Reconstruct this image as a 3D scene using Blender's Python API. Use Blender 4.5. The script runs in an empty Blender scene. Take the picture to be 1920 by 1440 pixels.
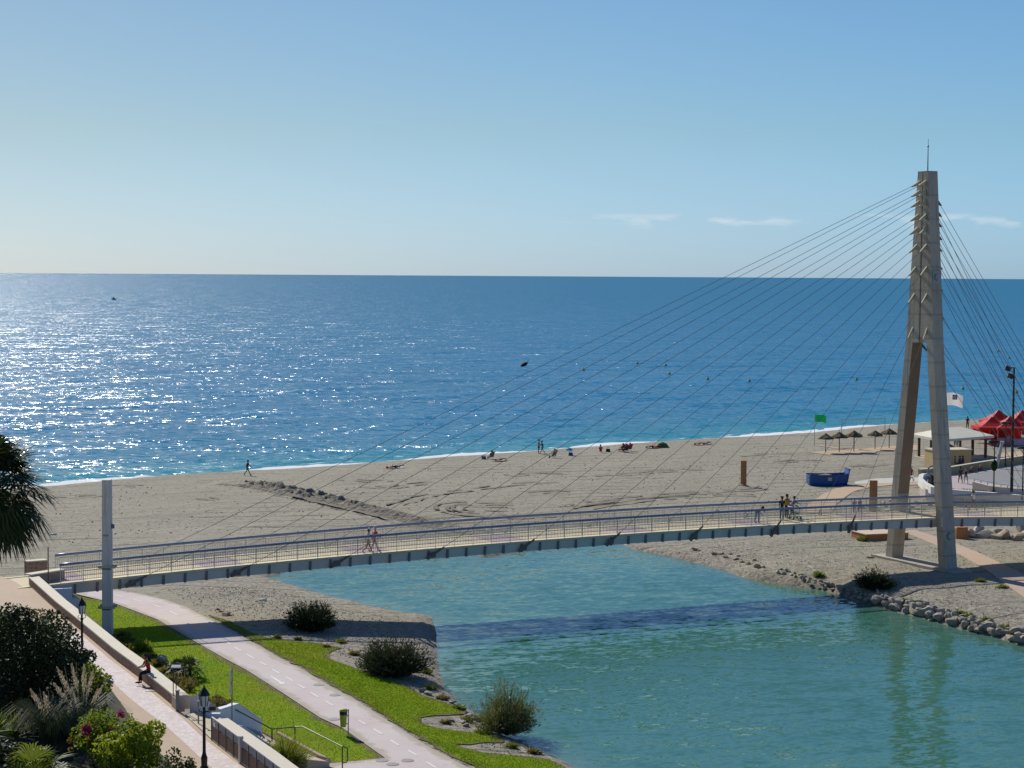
import bpy, bmesh, math, random
import numpy as np
from mathutils import Vector, Matrix, noise, geometry
random.seed(7); np.random.seed(7)
R = math.radians
S = bpy.context.scene
COL = S.collection
# ------------------------------------------------------------------ camera
F, HC = 3600.0, 24.5
PITCH, ROLL = math.atan((720 - 517) / F), R(.358)
CAMR = Matrix.Rotation(math.pi / 2 - PITCH, 3, 'X') @ Matrix.Rotation(ROLL, 3, 'Z')
cam = bpy.data.cameras.new('camera'); camo = bpy.data.objects.new('camera', cam); COL.objects.link(camo)
camo.matrix_world = Matrix.Translation((0, 0, HC)) @ CAMR.to_4x4()
cam.sensor_width = 36; cam.lens = 36 * F / 1920; cam.clip_start = 1; cam.clip_end = 200000
S.camera = camo
def ray(px, py): return CAMR @ Vector(((px - 960) / F, -(py - 720) / F, -1))
def at(px, py, z=0.0):
    d = ray(px, py); t = (z - HC) / d.z
    return Vector((d.x * t, d.y * t, z))
def atY(px, py, Y):
    d = ray(px, py); t = Y / d.y
    return Vector((d.x * t, Y, HC + d.z * t))
# ------------------------------------------------------------------ light
SUN_EL, SUN_AZ = 33.0, 28.5      # azimuth to the left of the view direction
sd = Vector((-math.sin(R(SUN_AZ)) * math.cos(R(SUN_EL)), math.cos(R(SUN_AZ)) * math.cos(R(SUN_EL)), math.sin(R(SUN_EL))))
sl = bpy.data.lights.new('sun', 'SUN'); sl.energy = 4.8; sl.angle = R(.53); sl.color = (1, .95, .86)
so = bpy.data.objects.new('sun', sl); COL.objects.link(so)
so.rotation_euler = sd.to_track_quat('Z', 'Y').to_euler()
W = bpy.data.worlds.new('World'); S.world = W; W.use_nodes = True
nt = W.node_tree; nt.nodes.clear()
def wn(t, **k):
    n = nt.nodes.new(t)
    for a, b in k.items(): setattr(n, a, b)
    return n
out = wn('ShaderNodeOutputWorld'); bg = wn('ShaderNodeBackground'); bg.inputs[1].default_value = .1135
sky = wn('ShaderNodeTexSky', sky_type='NISHITA', sun_disc=False)
sky.sun_elevation = R(SUN_EL); sky.sun_rotation = R(-SUN_AZ); sky.altitude = 20; sky.air_density = 1.0; sky.dust_density = .4; sky.ozone_density = 2.6
tc = wn('ShaderNodeTexCoord'); sx = wn('ShaderNodeSeparateXYZ'); nt.links.new(tc.outputs['Generated'], sx.inputs[0])
def wmath(op, a, b=None, clamp=False):
    n = wn('ShaderNodeMath', operation=op); n.use_clamp = clamp
    for i, v in enumerate((a, b)):
        if v is None: continue
        if hasattr(v, 'links'): nt.links.new(v, n.inputs[i])
        else: n.inputs[i].default_value = v
    return n.outputs[0]
# small distant cumulus low over the sea (part of the sky)
mp = wn('ShaderNodeMapping'); mp.inputs['Scale'].default_value = (38, 38, 150); nt.links.new(tc.outputs['Generated'], mp.inputs[0])
nz = wn('ShaderNodeTexNoise'); nz.inputs['Scale'].default_value = 1.0; nz.inputs['Detail'].default_value = 6; nt.links.new(mp.outputs[0], nz.inputs['Vector'])
band = wmath('SUBTRACT', 1.0, wmath('DIVIDE', wmath('ABSOLUTE', wmath('SUBTRACT', sx.outputs[2], .0288)), .0042), True)
side = wmath('MULTIPLY', wmath('ADD', sx.outputs[0], .0), 16.0, True)
cl = wmath('MULTIPLY', wmath('SUBTRACT', nz.outputs[0], .50, True), 6.0, True)
cl = wmath('MULTIPLY', wmath('MULTIPLY', cl, wmath('POWER', band, .6)), wmath('MULTIPLY', side, .5))
# sky colour grade by elevation
gr = wn('ShaderNodeValToRGB'); nt.links.new(wmath('MULTIPLY', sx.outputs[2], 5.0), gr.inputs[0])
stops = ((0.0, (.41, .60, 1.0, 1)), (.37, (.425, .545, .655, 1)), (.73, (.41, .54, .635, 1)), (1.0, (.50, .68, .90, 1)))
while len(gr.color_ramp.elements) < 4: gr.color_ramp.elements.new(.5)
for i_, (p, c) in enumerate(stops): gr.color_ramp.elements[i_].position = p
for i_, (p, c) in enumerate(stops): gr.color_ramp.elements[i_].color = c
mu = wn('ShaderNodeMix', data_type='RGBA', blend_type='MULTIPLY'); mu.inputs[0].default_value = 1
nt.links.new(sky.outputs[0], mu.inputs[6]); ax = wn('ShaderNodeValToRGB'); nt.links.new(wmath('ADD', wmath('MULTIPLY', sx.outputs[0], 1.9), .5), ax.inputs[0])
ax.color_ramp.elements[0].color = (.82, .77, .76, 1); ax.color_ramp.elements[1].color = (.80, .915, 1.02, 1); ax.color_ramp.elements[0].position = 0; ax.color_ramp.elements[1].position = 1
am = wn('ShaderNodeMix', data_type='RGBA', blend_type='MULTIPLY'); am.inputs[0].default_value = 1; nt.links.new(gr.outputs[0], am.inputs[6]); nt.links.new(ax.outputs[0], am.inputs[7])
nt.links.new(am.outputs[2], mu.inputs[7])
cm = wn('ShaderNodeMix', data_type='RGBA'); cm.inputs[7].default_value = (6.2, 6.5, 6.8, 1)
nt.links.new(cl, cm.inputs[0]); nt.links.new(mu.outputs[2], cm.inputs[6])
nt.links.new(cm.outputs[2], bg.inputs[0]); nt.links.new(bg.outputs[0], out.inputs[0])
S.view_settings.view_transform = 'Standard'; S.view_settings.look = 'None'; S.view_settings.exposure = .18; S.view_settings.gamma = 1
S.render.engine = 'CYCLES'; S.cycles.max_bounces = 6; S.cycles.transparent_max_bounces = 12
S.cycles.caustics_reflective = False; S.cycles.caustics_refractive = False
# ------------------------------------------------------------------ materials
class NT:
    def __init__(s, name):
        s.m = bpy.data.materials.new(name); s.m.use_nodes = True; s.t = s.m.node_tree; s.t.nodes.clear()
        s.o = s.n('ShaderNodeOutputMaterial'); s.tc = s.n('ShaderNodeTexCoord')
    def n(s, t, **k):
        x = s.t.nodes.new(t)
        for a, b in k.items(): setattr(x, a, b)
        return x
    def set(s, sock, v):
        if hasattr(v, 'links'): s.t.links.new(v, sock)
        else: sock.default_value = v
    def math(s, op, a, b=0.0, clamp=False):
        x = s.n('ShaderNodeMath', operation=op); x.use_clamp = clamp; s.set(x.inputs[0], a); s.set(x.inputs[1], b); return x.outputs[0]
    def noise(s, scale, detail=4, rough=.55, stretch=None, coord='Object', rot=0.0, dist=0.0):
        x = s.n('ShaderNodeTexNoise'); x.inputs['Scale'].default_value = scale; x.inputs['Detail'].default_value = detail
        x.inputs['Roughness'].default_value = rough; x.inputs['Distortion'].default_value = dist
        v = s.tc.outputs[coord]
        if stretch or rot:
            if rot:
                mp0 = s.n('ShaderNodeMapping'); mp0.inputs['Rotation'].default_value = (0, 0, rot); s.t.links.new(v, mp0.inputs[0]); v = mp0.outputs[0]
            mp = s.n('ShaderNodeMapping'); mp.inputs['Scale'].default_value = stretch or (1, 1, 1); s.t.links.new(v, mp.inputs[0]); v = mp.outputs[0]
        s.t.links.new(v, x.inputs['Vector']); return x
    def mix(s, f, a, b, blend='MIX'):
        x = s.n('ShaderNodeMix', data_type='RGBA', blend_type=blend); s.set(x.inputs[0], f)
        s.set(x.inputs[6], (*a, 1) if isinstance(a, tuple) and len(a) == 3 else a); s.set(x.inputs[7], (*b, 1) if isinstance(b, tuple) and len(b) == 3 else b)
        return x.outputs[2]
    def ramp(s, v, a, b):
        x = s.n('ShaderNodeMapRange'); x.inputs[1].default_value = a; x.inputs[2].default_value = b; s.set(x.inputs[0], v); return x.outputs[0]
    def bump(s, h, strength, dist, normal=None):
        x = s.n('ShaderNodeBump'); x.inputs['Strength'].default_value = strength; x.inputs['Distance'].default_value = dist
        s.set(x.inputs['Height'], h)
        if normal is not None: s.set(x.inputs['Normal'], normal)
        return x.outputs[0]
    def bsdf(s, color, rough=.8, spec=.3, metal=0.0, normal=None, **k):
        x = s.n('ShaderNodeBsdfPrincipled'); s.set(x.inputs['Base Color'], (*color, 1) if isinstance(color, tuple) and len(color) == 3 else color)
        s.set(x.inputs['Roughness'], rough); s.set(x.inputs['Specular IOR Level'], spec); s.set(x.inputs['Metallic'], metal)
        if normal is not None: s.set(x.inputs['Normal'], normal)
        for a, b in k.items(): s.set(x.inputs[a], b)
        return x
    def done(s, sh):
        s.t.links.new(sh.outputs[0] if hasattr(sh, 'outputs') else sh, s.o.inputs[0]); return s.m
MATS = {}
def mat(name, c1, c2=None, scale=1.5, rough=.8, spec=.3, metal=0.0, bump=0.0, bscale=None, bdist=.02, fine=0.0):
    if name in MATS: return MATS[name]
    N = NT(name); c2 = c2 or tuple(x * .8 for x in c1)
    nz = N.noise(scale, 6, .6); col = N.mix(N.ramp(nz.outputs[0], .3, .7), c1, c2)
    if fine:
        f = N.noise(scale * 14, 3, .6); col = N.mix(N.ramp(f.outputs[0], .35, .75), col, tuple(x * (1 - fine) for x in c1))
    nrm = None
    if bump: nrm = N.bump(N.noise(bscale or scale * 8, 4, .6).outputs[0], bump, bdist)
    MATS[name] = N.done(N.bsdf(col, rough, spec, metal, nrm)); return MATS[name]
def leafmat(name, c1, c2, scale=1.2, trans=.45, rough=.6, spec=.22, tint=True):
    if name in MATS: return MATS[name]
    N = NT(name); col = N.mix(N.ramp(N.noise(scale, 3, .6).outputs[0], .3, .7), c1, c2)
    g = N.n('ShaderNodeObjectInfo')
    b = N.bsdf(col, rough, spec); t = N.n('ShaderNodeBsdfTranslucent'); N.set(t.inputs[0], N.mix(.5, col, (.30, .36, .02)) if tint and c1[1] > .09 else col)
    mx = N.n('ShaderNodeMixShader'); mx.inputs[0].default_value = trans
    N.t.links.new(b.outputs[0], mx.inputs[1]); N.t.links.new(t.outputs[0], mx.inputs[2])
    MATS[name] = N.done(mx); return MATS[name]
# ------------------------------------------------------------------ object helpers
def tag(o, label, cat, group=None):
    o['label'] = label; o['category'] = cat
    if group: o['group'] = group
    return o
def empty(name, loc, label, cat, group=None):
    o = bpy.data.objects.new(name, None); COL.objects.link(o); o.location = loc; o.empty_display_size = .3
    return tag(o, label, cat, group)
def wloc(p):
    v = Vector((0, 0, 0))
    while p is not None: v += Vector(p.location); p = p.parent
    return v
class MB:
    """collects shapes; build() links them as one mesh object (world coordinates, made local to the parent)"""
    def __init__(s): s.v = []; s.f = []; s.mi = []; s.k = 0
    def add(s, vs, fs):
        b = len(s.v); s.v += [tuple(x) for x in vs]; s.f += [tuple(i + b for i in f) for f in fs]; s.mi += [s.k] * len(fs); return s
    def box(s, c, size, rot=0.0, M=None):
        hx, hy, hz = size[0] / 2, size[1] / 2, size[2] / 2
        M = M or Matrix.Rotation(rot, 3, 'Z'); c = Vector(c)
        vs = [c + M @ Vector((x * hx, y * hy, z * hz)) for z in (-1, 1) for x, y in ((-1, -1), (1, -1), (1, 1), (-1, 1))]
        return s.add(vs, [(3, 2, 1, 0), (4, 5, 6, 7), (0, 1, 5, 4), (1, 2, 6, 5), (2, 3, 7, 6), (3, 0, 4, 7)])
    def hexa(s, b, t):   # bottom 4 and top 4 points (ccw from above)
        return s.add(list(b) + list(t), [(3, 2, 1, 0), (4, 5, 6, 7), (0, 1, 5, 4), (1, 2, 6, 5), (2, 3, 7, 6), (3, 0, 4, 7)])
    def tube(s, pts, r, seg=8, cap=True):
        pts = [Vector(p) for p in pts]; n = len(pts); r = r if isinstance(r, (list, tuple)) else [r] * n
        vs = []; prev = None
        for i, p in enumerate(pts):
            d = (pts[min(i + 1, n - 1)] - pts[max(i - 1, 0)]).normalized()
            a = prev if prev is not None else (Vector((0, 0, 1)) if abs(d.z) < .9 else Vector((1, 0, 0)))
            x = (a - d * a.dot(d)).normalized(); y = d.cross(x); prev = x
            for k in range(seg):
                t = 2 * math.pi * k / seg; vs.append(p + (x * math.cos(t) + y * math.sin(t)) * r[i])
        fs = [(i * seg + k, i * seg + (k + 1) % seg, (i + 1) * seg + (k + 1) % seg, (i + 1) * seg + k) for i in range(n - 1) for k in range(seg)]
        if cap: fs += [tuple(range(seg))[::-1], tuple((n - 1) * seg + k for k in range(seg))]
        return s.add(vs, fs)
    def lathe(s, c, prof, seg=12, rot=0.0):
        c = Vector(c); vs = [c + Vector((r * math.cos(rot + 2 * math.pi * k / seg), r * math.sin(rot + 2 * math.pi * k / seg), z)) for r, z in prof for k in range(seg)]
        n = len(prof)
        fs = [(i * seg + k, i * seg + (k + 1) % seg, (i + 1) * seg + (k + 1) % seg, (i + 1) * seg + k) for i in range(n - 1) for k in range(seg)]
        fs += [tuple(range(seg))[::-1], tuple((n - 1) * seg + k for k in range(seg))]
        return s.add(vs, fs)
    def prism(s, poly, z0, z1):
        poly = [Vector((p[0], p[1])) for p in poly]; n = len(poly)
        if sum(poly[i].x * poly[(i + 1) % n].y - poly[(i + 1) % n].x * poly[i].y for i in range(n)) < 0: poly = poly[::-1]
        zt = z1 if isinstance(z1, (list, tuple)) else [z1] * n
        vs = [(p.x, p.y, z0) for p in poly] + [(p.x, p.y, zt[i]) for i, p in enumerate(poly)]
        return s.add(vs, [tuple(range(n))[::-1], tuple(range(n, 2 * n))] + [(i, (i + 1) % n, n + (i + 1) % n, n + i) for i in range(n)])
    def quad(s, a, b, c, d): return s.add([a, b, c, d], [(0, 1, 2, 3)])
    def build(s, name, mats, parent=None, smooth=False, bevel=0.0):
        off = wloc(parent)
        me = bpy.data.meshes.new(name)
        me.from_pydata([(v[0] - off.x, v[1] - off.y, v[2] - off.z) for v in s.v], [], s.f)
        for m in (mats if isinstance(mats, (list, tuple)) else [mats]): me.materials.append(m)
        if s.k: me.polygons.foreach_set('material_index', s.mi)
        if smooth: me.polygons.foreach_set('use_smooth', [True] * len(me.polygons))
        if bevel:
            bm = bmesh.new(); bm.from_mesh(me)
            bmesh.ops.bevel(bm, geom=[e for e in bm.edges if len(e.link_faces) == 2 and e.calc_face_angle(0) > .5], offset=bevel, segments=2, affect='EDGES', profile=.6)
            bm.to_mesh(me); bm.free()
        me.update()
        o = bpy.data.objects.new(name, me); COL.objects.link(o); o.parent = parent; return o
def top_mesh(mb, name, mats, label, cat, group=None, **k):
    """a thing that is one mesh: origin moved to its base"""
    vs = np.array(mb.v); c = Vector((vs[:, 0].mean(), vs[:, 1].mean(), vs[:, 2].min()))
    mb.v = [(v[0] - c.x, v[1] - c.y, v[2] - c.z) for v in mb.v]
    o = mb.build(name, mats, None, **k); o.location = c; return tag(o, label, cat, group)
def struct(o): o['kind'] = 'structure'; return o
def npmesh(name, V, Fq, mats, smooth=True, parent=None):
    me = bpy.data.meshes.new(name); V = np.asarray(V, np.float32); Fq = np.asarray(Fq, np.int32)
    k = Fq.shape[1]
    me.vertices.add(len(V)); me.vertices.foreach_set('co', V.ravel())
    me.loops.add(Fq.size); me.loops.foreach_set('vertex_index', Fq.ravel())
    me.polygons.add(len(Fq)); me.polygons.foreach_set('loop_start', np.arange(0, Fq.size, k, dtype=np.int32)); me.polygons.foreach_set('loop_total', np.full(len(Fq), k, np.int32))
    me.polygons.foreach_set('use_smooth', np.full(len(Fq), smooth, bool))
    for m in (mats if isinstance(mats, (list, tuple)) else [mats]): me.materials.append(m)
    me.update(calc_edges=True); me.validate()
    o = bpy.data.objects.new(name, me); COL.objects.link(o); o.parent = parent; return o
def gridfaces(nr, nc):
    i = np.arange((nr - 1) * (nc - 1)); r, c = i // (nc - 1), i % (nc - 1); a = r * nc + c
    return np.stack([a, a + 1, a + nc + 1, a + nc], 1)
def copy_tree(o, parent=None):
    c = o.copy(); COL.objects.link(c); c.parent = parent
    for ch in list(o.children): copy_tree(ch, c)
    return c
# ------------------------------------------------------------------ terrain
shore_px = [(-260, 950), (-100, 934), (80, 918), (200, 906), (330, 898), (464, 891), (600, 881), (750, 869), (880, 860), (1013, 850), (1130, 841), (1250, 833), (1340, 829), (1440, 822), (1520, 813), (1600, 806), (1700, 800), (1814, 795), (1920, 788), (2060, 781)]
SP = np.array([at(x, y, 0)[:2] for x, y in shore_px])
O0 = SP[2]; wdir = (SP[18] - SP[2]); wdir /= np.hypot(*wdir); mdir = np.array([-wdir[1], wdir[0]])
s_sh = (SP - O0) @ wdir; m_sh = (SP - O0) @ mdir
def m0(s): return np.interp(s, s_sh, m_sh)
lag_px = [(500, 1083), (560, 1066), (640, 1055), (760, 1042), (840, 1037), (885, 1040), (905, 1044), (930, 1043), (955, 1037), (1050, 1024), (1120, 1019), (1162, 1020), (1185, 1030), (1247, 1042), (1310, 1057), (1360, 1071), (1397, 1085), (1440, 1092),
          (1490, 1100), (1540, 1107), (1580, 1117), (1612, 1130), (1640, 1135), (1690, 1150), (1740, 1162), (1790, 1177), (1865, 1195), (1920, 1212), (2100, 1260), (2500, 1400), (2500, 1800), (1500, 1800), (1250, 1560), (1110, 1460),
          (1058, 1427), (1011, 1408), (967, 1386), (933, 1377), (902, 1352), (896, 1339), (855, 1317), (855, 1305), (833, 1292), (827, 1264), (821, 1242), (821, 1217), (819, 1192), (816, 1174), (811, 1156), (761, 1150), (699, 1139), (680, 1132), (630, 1122), (580, 1107), (530, 1092)]
ZL = 1.1      # the lagoon stands above the sea behind the beach berm
LP = np.array([at(x, y, ZL)[:2] for x, y in lag_px])
def polydist(P, Q):
    """signed distance to a closed polygon, negative inside"""
    d2 = np.full(len(P), 1e18); ins = np.zeros(len(P), bool)
    n = len(Q)
    for i in range(n):
        a, b = Q[i], Q[(i + 1) % n]; e = b - a; w = P - a
        t = np.clip((w @ e) / (e @ e), 0, 1)
        d2 = np.minimum(d2, ((w - t[:, None] * e) ** 2).sum(1))
        c = ((a[1] <= P[:, 1]) != (b[1] <= P[:, 1]))
        xi = a[0] + (P[:, 1] - a[1]) / (b[1] - a[1] + 1e-12) * e[0]
        ins ^= c & (P[:, 0] < xi)
    d = np.sqrt(d2); return np.where(ins, -d, d)
def sstep(x): x = np.clip(x, 0, 1); return x * x * (3 - 2 * x)
def ground_np(X, Y):
    P = np.stack([X, Y], 1)
    s = (P - O0) @ wdir; m = (P - O0) @ mdir; ds = m0(s) - m
    zs = np.where(ds > 0, 1.75 * sstep(ds / 13 + .06) * 1.0 + np.clip(ds, 0, 80) * .004 - .02, np.maximum(-.12 + ds * .12, -4))
    dl = polydist(P, LP)
    right = sstep((X - 8) / 6)
    near = sstep((156 - Y) / 8)
    farb = sstep((Y - 160) / 10); w = 9 * (1 - right) * (1 - farb) + 30 * farb * (1 - right) + right * ((9 * (1 - farb) + 22 * farb) * (1 - near) + 5.0 * near)
    zr = ZL + (.15 + .25 * near) * sstep(dl / 1.0) + (1.0 - .25 * near) * np.clip(dl / w, 0, 1)
    wl = 13 - 6 * sstep((118 - Y) / 14) + 14 * farb
    zlin = ZL + .20 * sstep(dl / .7) + .95 * np.clip(dl / wl, 0, 1)
    zl = np.where(dl > 0, zr * right + zlin * (1 - right), ZL + np.maximum(dl * .45, -2.2))
    return np.minimum(zs, zl), ds, dl
def gz(x, y): return float(ground_np(np.array([x]), np.array([y]))[0][0])
def gp(px, py):
    z = 1.8
    for _ in range(8):
        p = at(px, py, z); z = .5 * z + .5 * gz(p.x, p.y)
    p = at(px, py, z); return p
def fbm(x, y, sc, o=4):
    return noise.fractal(Vector((x * sc, y * sc, 3.7)), .9, 2.1, o)
def fattr(o, name, v):
    a = o.data.attributes.new(name, 'FLOAT', 'POINT'); a.data.foreach_set('value', np.asarray(v, np.float32))
# bulldozed ridge of clods running from the shore to the bridge
RIDGE = [at(x, y, 1.9)[:2] for x, y in ((440, 903), (500, 911), (560, 925), (620, 937), (690, 955), (745, 968), (810, 981), (900, 994))]
xs = np.arange(-95, 135.1, .55); ys = np.concatenate([np.arange(58, 190, .5), np.arange(190, 385, .75)])
GX, GY = np.meshgrid(xs, ys); gx, gy = GX.ravel(), GY.ravel()
gzv, dsv, dlv = ground_np(gx, gy)
rel = np.array([fbm(a, b, .35) * .05 + fbm(a, b, 1.1, 3) * .035 for a, b in zip(gx, gy)])
damp = np.clip(np.minimum(dsv / 10, dlv / 6), 0, 1); lawnflat = np.where((gy < 132) & (gx < 12), .25, 1.0)
gzv = gzv + rel * damp * lawnflat
RA = np.array([[p[0], p[1]] for p in RIDGE])
P2 = np.stack([gx, gy], 1); best = np.full(len(gx), 1e9); tt = np.zeros(len(gx))
for i in range(len(RA) - 1):
    e = RA[i + 1] - RA[i]; w_ = P2 - RA[i]; t = np.clip((w_ @ e) / (e @ e), 0, 1); d = np.sqrt(((w_ - t[:, None] * e) ** 2).sum(1))
    tt = np.where(d < best, (i + t) / (len(RA) - 1), tt); best = np.minimum(best, d)
rw = 2.1 * (1 - .6 * tt); rid = np.clip(1 - best / rw, 0, 1)
ridn = np.array([noise.noise(Vector((a * .75, b * .75, 1.3))) + .7 * noise.noise(Vector((a * 1.9, b * 1.9, 5))) if k > 0 else 0 for a, b, k in zip(gx, gy, rid)])
gzv += rid ** .7 * .30 * (1 - .55 * tt)
gzv -= np.clip(1 - np.abs(best - rw - .9) / 1.2, 0, 1) * .16
N = NT('sand')
big = N.noise(.06, 5, .6); mid = N.noise(.9, 5, .65); fine = N.noise(7, 4, .7); strk = N.noise(.35, 6, .65, stretch=(.22, 1.9, 1), rot=R(-33), dist=.6)
c = N.mix(N.ramp(big.outputs[0], .3, .7), (.285, .262, .198), (.335, .305, .23))
c = N.mix(N.math('MULTIPLY', N.ramp(mid.outputs[0], .5, .75), .30), c, (.19, .165, .13))
c = N.mix(N.math('MULTIPLY', N.ramp(fine.outputs[0], .50, .68), .6), c, (.15, .14, .11))
c = N.mix(N.math('MULTIPLY', N.ramp(strk.outputs[0], .54, .66), .45), c, (.17, .155, .125))
trk = N.n('ShaderNodeTexWave', wave_type='BANDS', bands_direction='Y'); trk.inputs['Scale'].default_value = .10; trk.inputs['Distortion'].default_value = 16; trk.inputs['Detail'].default_value = 3; trk.inputs['Detail Scale'].default_value = .22
mt = N.n('ShaderNodeMapping'); mt.inputs['Rotation'].default_value = (0, 0, R(-30)); mt.inputs['Scale'].default_value = (.35, 1, 1); N.t.links.new(N.tc.outputs['Object'], mt.inputs[0]); N.t.links.new(mt.outputs[0], trk.inputs['Vector'])
tmask = N.math('MULTIPLY', N.ramp(trk.outputs['Fac'], .88, .98), N.ramp(N.noise(.07, 4, .6).outputs[0], .45, .60))
c = N.mix(N.math('MULTIPLY', tmask, .55), c, (.13, .115, .09))
foot = N.noise(2.2, 3, .7); c = N.mix(N.math('MULTIPLY', N.ramp(foot.outputs[0], .57, .67), .62), c, (.12, .11, .085))
dark_sand = N.n('ShaderNodeAttribute'); dark_sand.attribute_name = 'dark_sand'
c = N.mix(dark_sand.outputs['Fac'], c, (.14, .125, .10))
pebb = N.n('ShaderNodeTexVoronoi'); pebb.inputs['Scale'].default_value = 4.5; N.t.links.new(N.tc.outputs['Object'], pebb.inputs['Vector'])
gra = N.n('ShaderNodeAttribute'); gra.attribute_name = 'gravel'
pc = N.mix(N.ramp(pebb.outputs['Color'], .2, .9), (.13, .115, .09), (.40, .36, .29))
c = N.mix(N.math('MULTIPLY', gra.outputs['Fac'], .6), c, pc)
h = N.math('ADD', N.math('MULTIPLY', mid.outputs[0], .6), N.math('ADD', N.math('MULTIPLY', fine.outputs[0], .35), N.math('SUBTRACT', N.math('MULTIPLY', strk.outputs[0], .55), N.math('ADD', N.math('MULTIPLY', tmask, .45), N.math('MULTIPLY', N.ramp(foot.outputs[0], .58, .70), .4)))))
sand = N.done(N.bsdf(c, .95, .15, 0, N.bump(h, .9, .22)))
beach = npmesh('beach', np.stack([gx, gy, gzv], 1), gridfaces(len(ys), len(xs)), sand)
fattr(beach, 'dark_sand', np.clip(np.maximum(1 - (dsv - 1.0) / 3.0, 1 - (dlv - .15) / .9), 0, 1))  # wet sand along the sea and lagoon edges
gn = np.array([fbm(a, b, .09, 3) for a, b in zip(gx, gy)])
fattr(beach, 'gravel', np.clip((14 - np.abs(dlv)) / 8 + gn * .8, 0, 1) * np.clip((dsv - 14) / 20, 0, 1))
struct(beach)
# the bulldozed ridge itself: a dense strip of clods
lens = np.hypot(*(RA[1:] - RA[:-1]).T); tot = lens.sum(); cum = np.concatenate([[0], np.cumsum(lens)]); us = np.arange(0, tot, .16); vs_ = np.arange(-2.4, 2.41, .16)
rx, ry = np.interp(us, cum, RA[:, 0]), np.interp(us, cum, RA[:, 1]); tx, ty = np.gradient(rx), np.gradient(ry); tl = np.hypot(tx, ty); tx, ty = tx / tl, ty / tl
RX = rx[:, None] - ty[:, None] * vs_[None]; RY = ry[:, None] + tx[:, None] * vs_[None]; TT = (us / tot)[:, None] * np.ones_like(RX)
rz0, _, _ = ground_np(RX.ravel(), RY.ravel()); prof = np.clip(1 - np.abs(np.tile(vs_, len(us))) / (2.3 * (1 - .5 * TT.ravel())), 0, 1)
cl_ = np.array([abs(noise.noise(Vector((a * .8, b * .8, 2)))) * 1.5 + abs(noise.noise(Vector((a * 2.0, b * 2.0, 7)))) * .9 + .35 * noise.noise(Vector((a * 5, b * 5, 1))) for a, b in zip(RX.ravel(), RY.ravel())])
rzz = rz0 + np.where(prof > 0, prof ** .6 * (.12 + .66 * cl_) * (1 - .55 * TT.ravel()) , 0) * np.clip(TT.ravel() * 12, 0, 1) * np.clip((1 - TT.ravel()) * 8, 0, 1) - .12 * (prof <= 0.02)
ridge = npmesh('sand_ridge', np.stack([RX.ravel(), RY.ravel(), rzz], 1), gridfaces(len(us), len(vs_))[:, ::-1], sand); fattr(ridge, 'dark_sand', np.full(len(rzz), .62)); fattr(ridge, 'gravel', np.zeros(len(rzz))); struct(ridge)  # whole ridge coloured darker by one even amount
# far seabed / land sheet to the horizon, below everything
mb = MB(); mb.quad((-90000, -3000, -6), (90000, -3000, -6), (90000, 120000, -6), (-90000, 120000, -6))
struct(mb.build('seabed', mat('seabed', (.05, .09, .10))))
mb = MB()
for x0, x1, y0, y1 in ((-900, -94.9, -300, 215), (134.9, 1200, -300, 330), (-94.9, 134.9, -300, 58.1)): mb.quad((x0, y0, 1.55), (x1, y0, 1.55), (x1, y1, 1.55), (x0, y1, 1.55))
struct(mb.build('ground', sand))
# ------------------------------------------------------------------ sea
rows = np.concatenate([np.arange(-3, 26, .28), 26 + np.cumsum(.3 * 1.045 ** np.arange(1, 205))]); rows = rows[rows < 120000]
rows = np.append(rows, 120000.0)
cols = np.arange(-150, 260.1, .7)
D, C = np.meshgrid(rows, cols, indexing='ij'); dd, cc = D.ravel(), C.ravel()
fan = 1 + np.clip(dd, 0, None) / 170.0
ctr = 70.0; ss = ctr + (cc - ctr) * fan; ss = ss + np.clip(dd, 0, None) * .55
base = m0(np.clip(ss, s_sh[0], s_sh[-1])); bl = np.clip(1 - dd / 400, 0, 1)
mm = base * bl + dd
px_ = O0[0] + wdir[0] * ss + mdir[0] * mm; py_ = O0[1] + wdir[1] * ss + mdir[1] * mm
def n2(a, b, s1, s2, z=0.0): return np.array([noise.noise(Vector((x * s1, y * s2, z))) for x, y in zip(a, b)])
near = dd < 60
zz = np.zeros_like(dd); foam = np.zeros_like(dd)
sa, da = ss[near], dd[near]
w1 = n2(sa, da * 0, .045, 1, 2.0); amp = np.clip(.45 + 1.1 * n2(sa, da * 0, .03, 1, 9.0), .08, 1) * np.clip(1.15 - (sa + 5) / 45, .12, 1.0)
crest = 9.5 + 3.2 * w1
ph = da - crest
wave = .75 * amp * np.where(ph < 0, np.exp(-(ph / 1.1) ** 2), np.exp(-(ph / 2.8) ** 2))
crest2 = 24 + 4 * n2(sa, da * 0, .04, 1, 5.0); wave += .28 * amp * np.exp(-((da - crest2) / 3.2) ** 2)
zz[near] = wave * np.clip(da / 3, 0, 1) + .05 * n2(sa, da, .5, .8, 1.0) * np.clip(da / 4, 0, 1)
fn = n2(sa, da, .35, .6, 4.0); edge = 5.0 + 3.0 * n2(sa, da * 0, .07, 1, 6.0) + 1.0 * n2(sa, da * 0, .4, 1, 7.0)
fo = np.clip((edge - da) / .8 + .6, 0, 1)
fo = np.maximum(fo, np.clip(1.25 - np.abs(ph + .9) / 1.3, 0, 1) * np.clip(amp * 1.5 - .30 + fn * 1.1, 0, 1))
fo = np.maximum(fo, .75 * np.clip((crest - 1 - da) / 2, 0, 1) * np.clip(fn * 2.2 + amp - .35, 0, 1) * (da < crest))
foam[near] = fo
N = NT('sea_water')
sh = N.n('ShaderNodeAttribute'); sh.attribute_name = 'depth_fade'; fa = N.n('ShaderNodeAttribute'); fa.attribute_name = 'foam'
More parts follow.
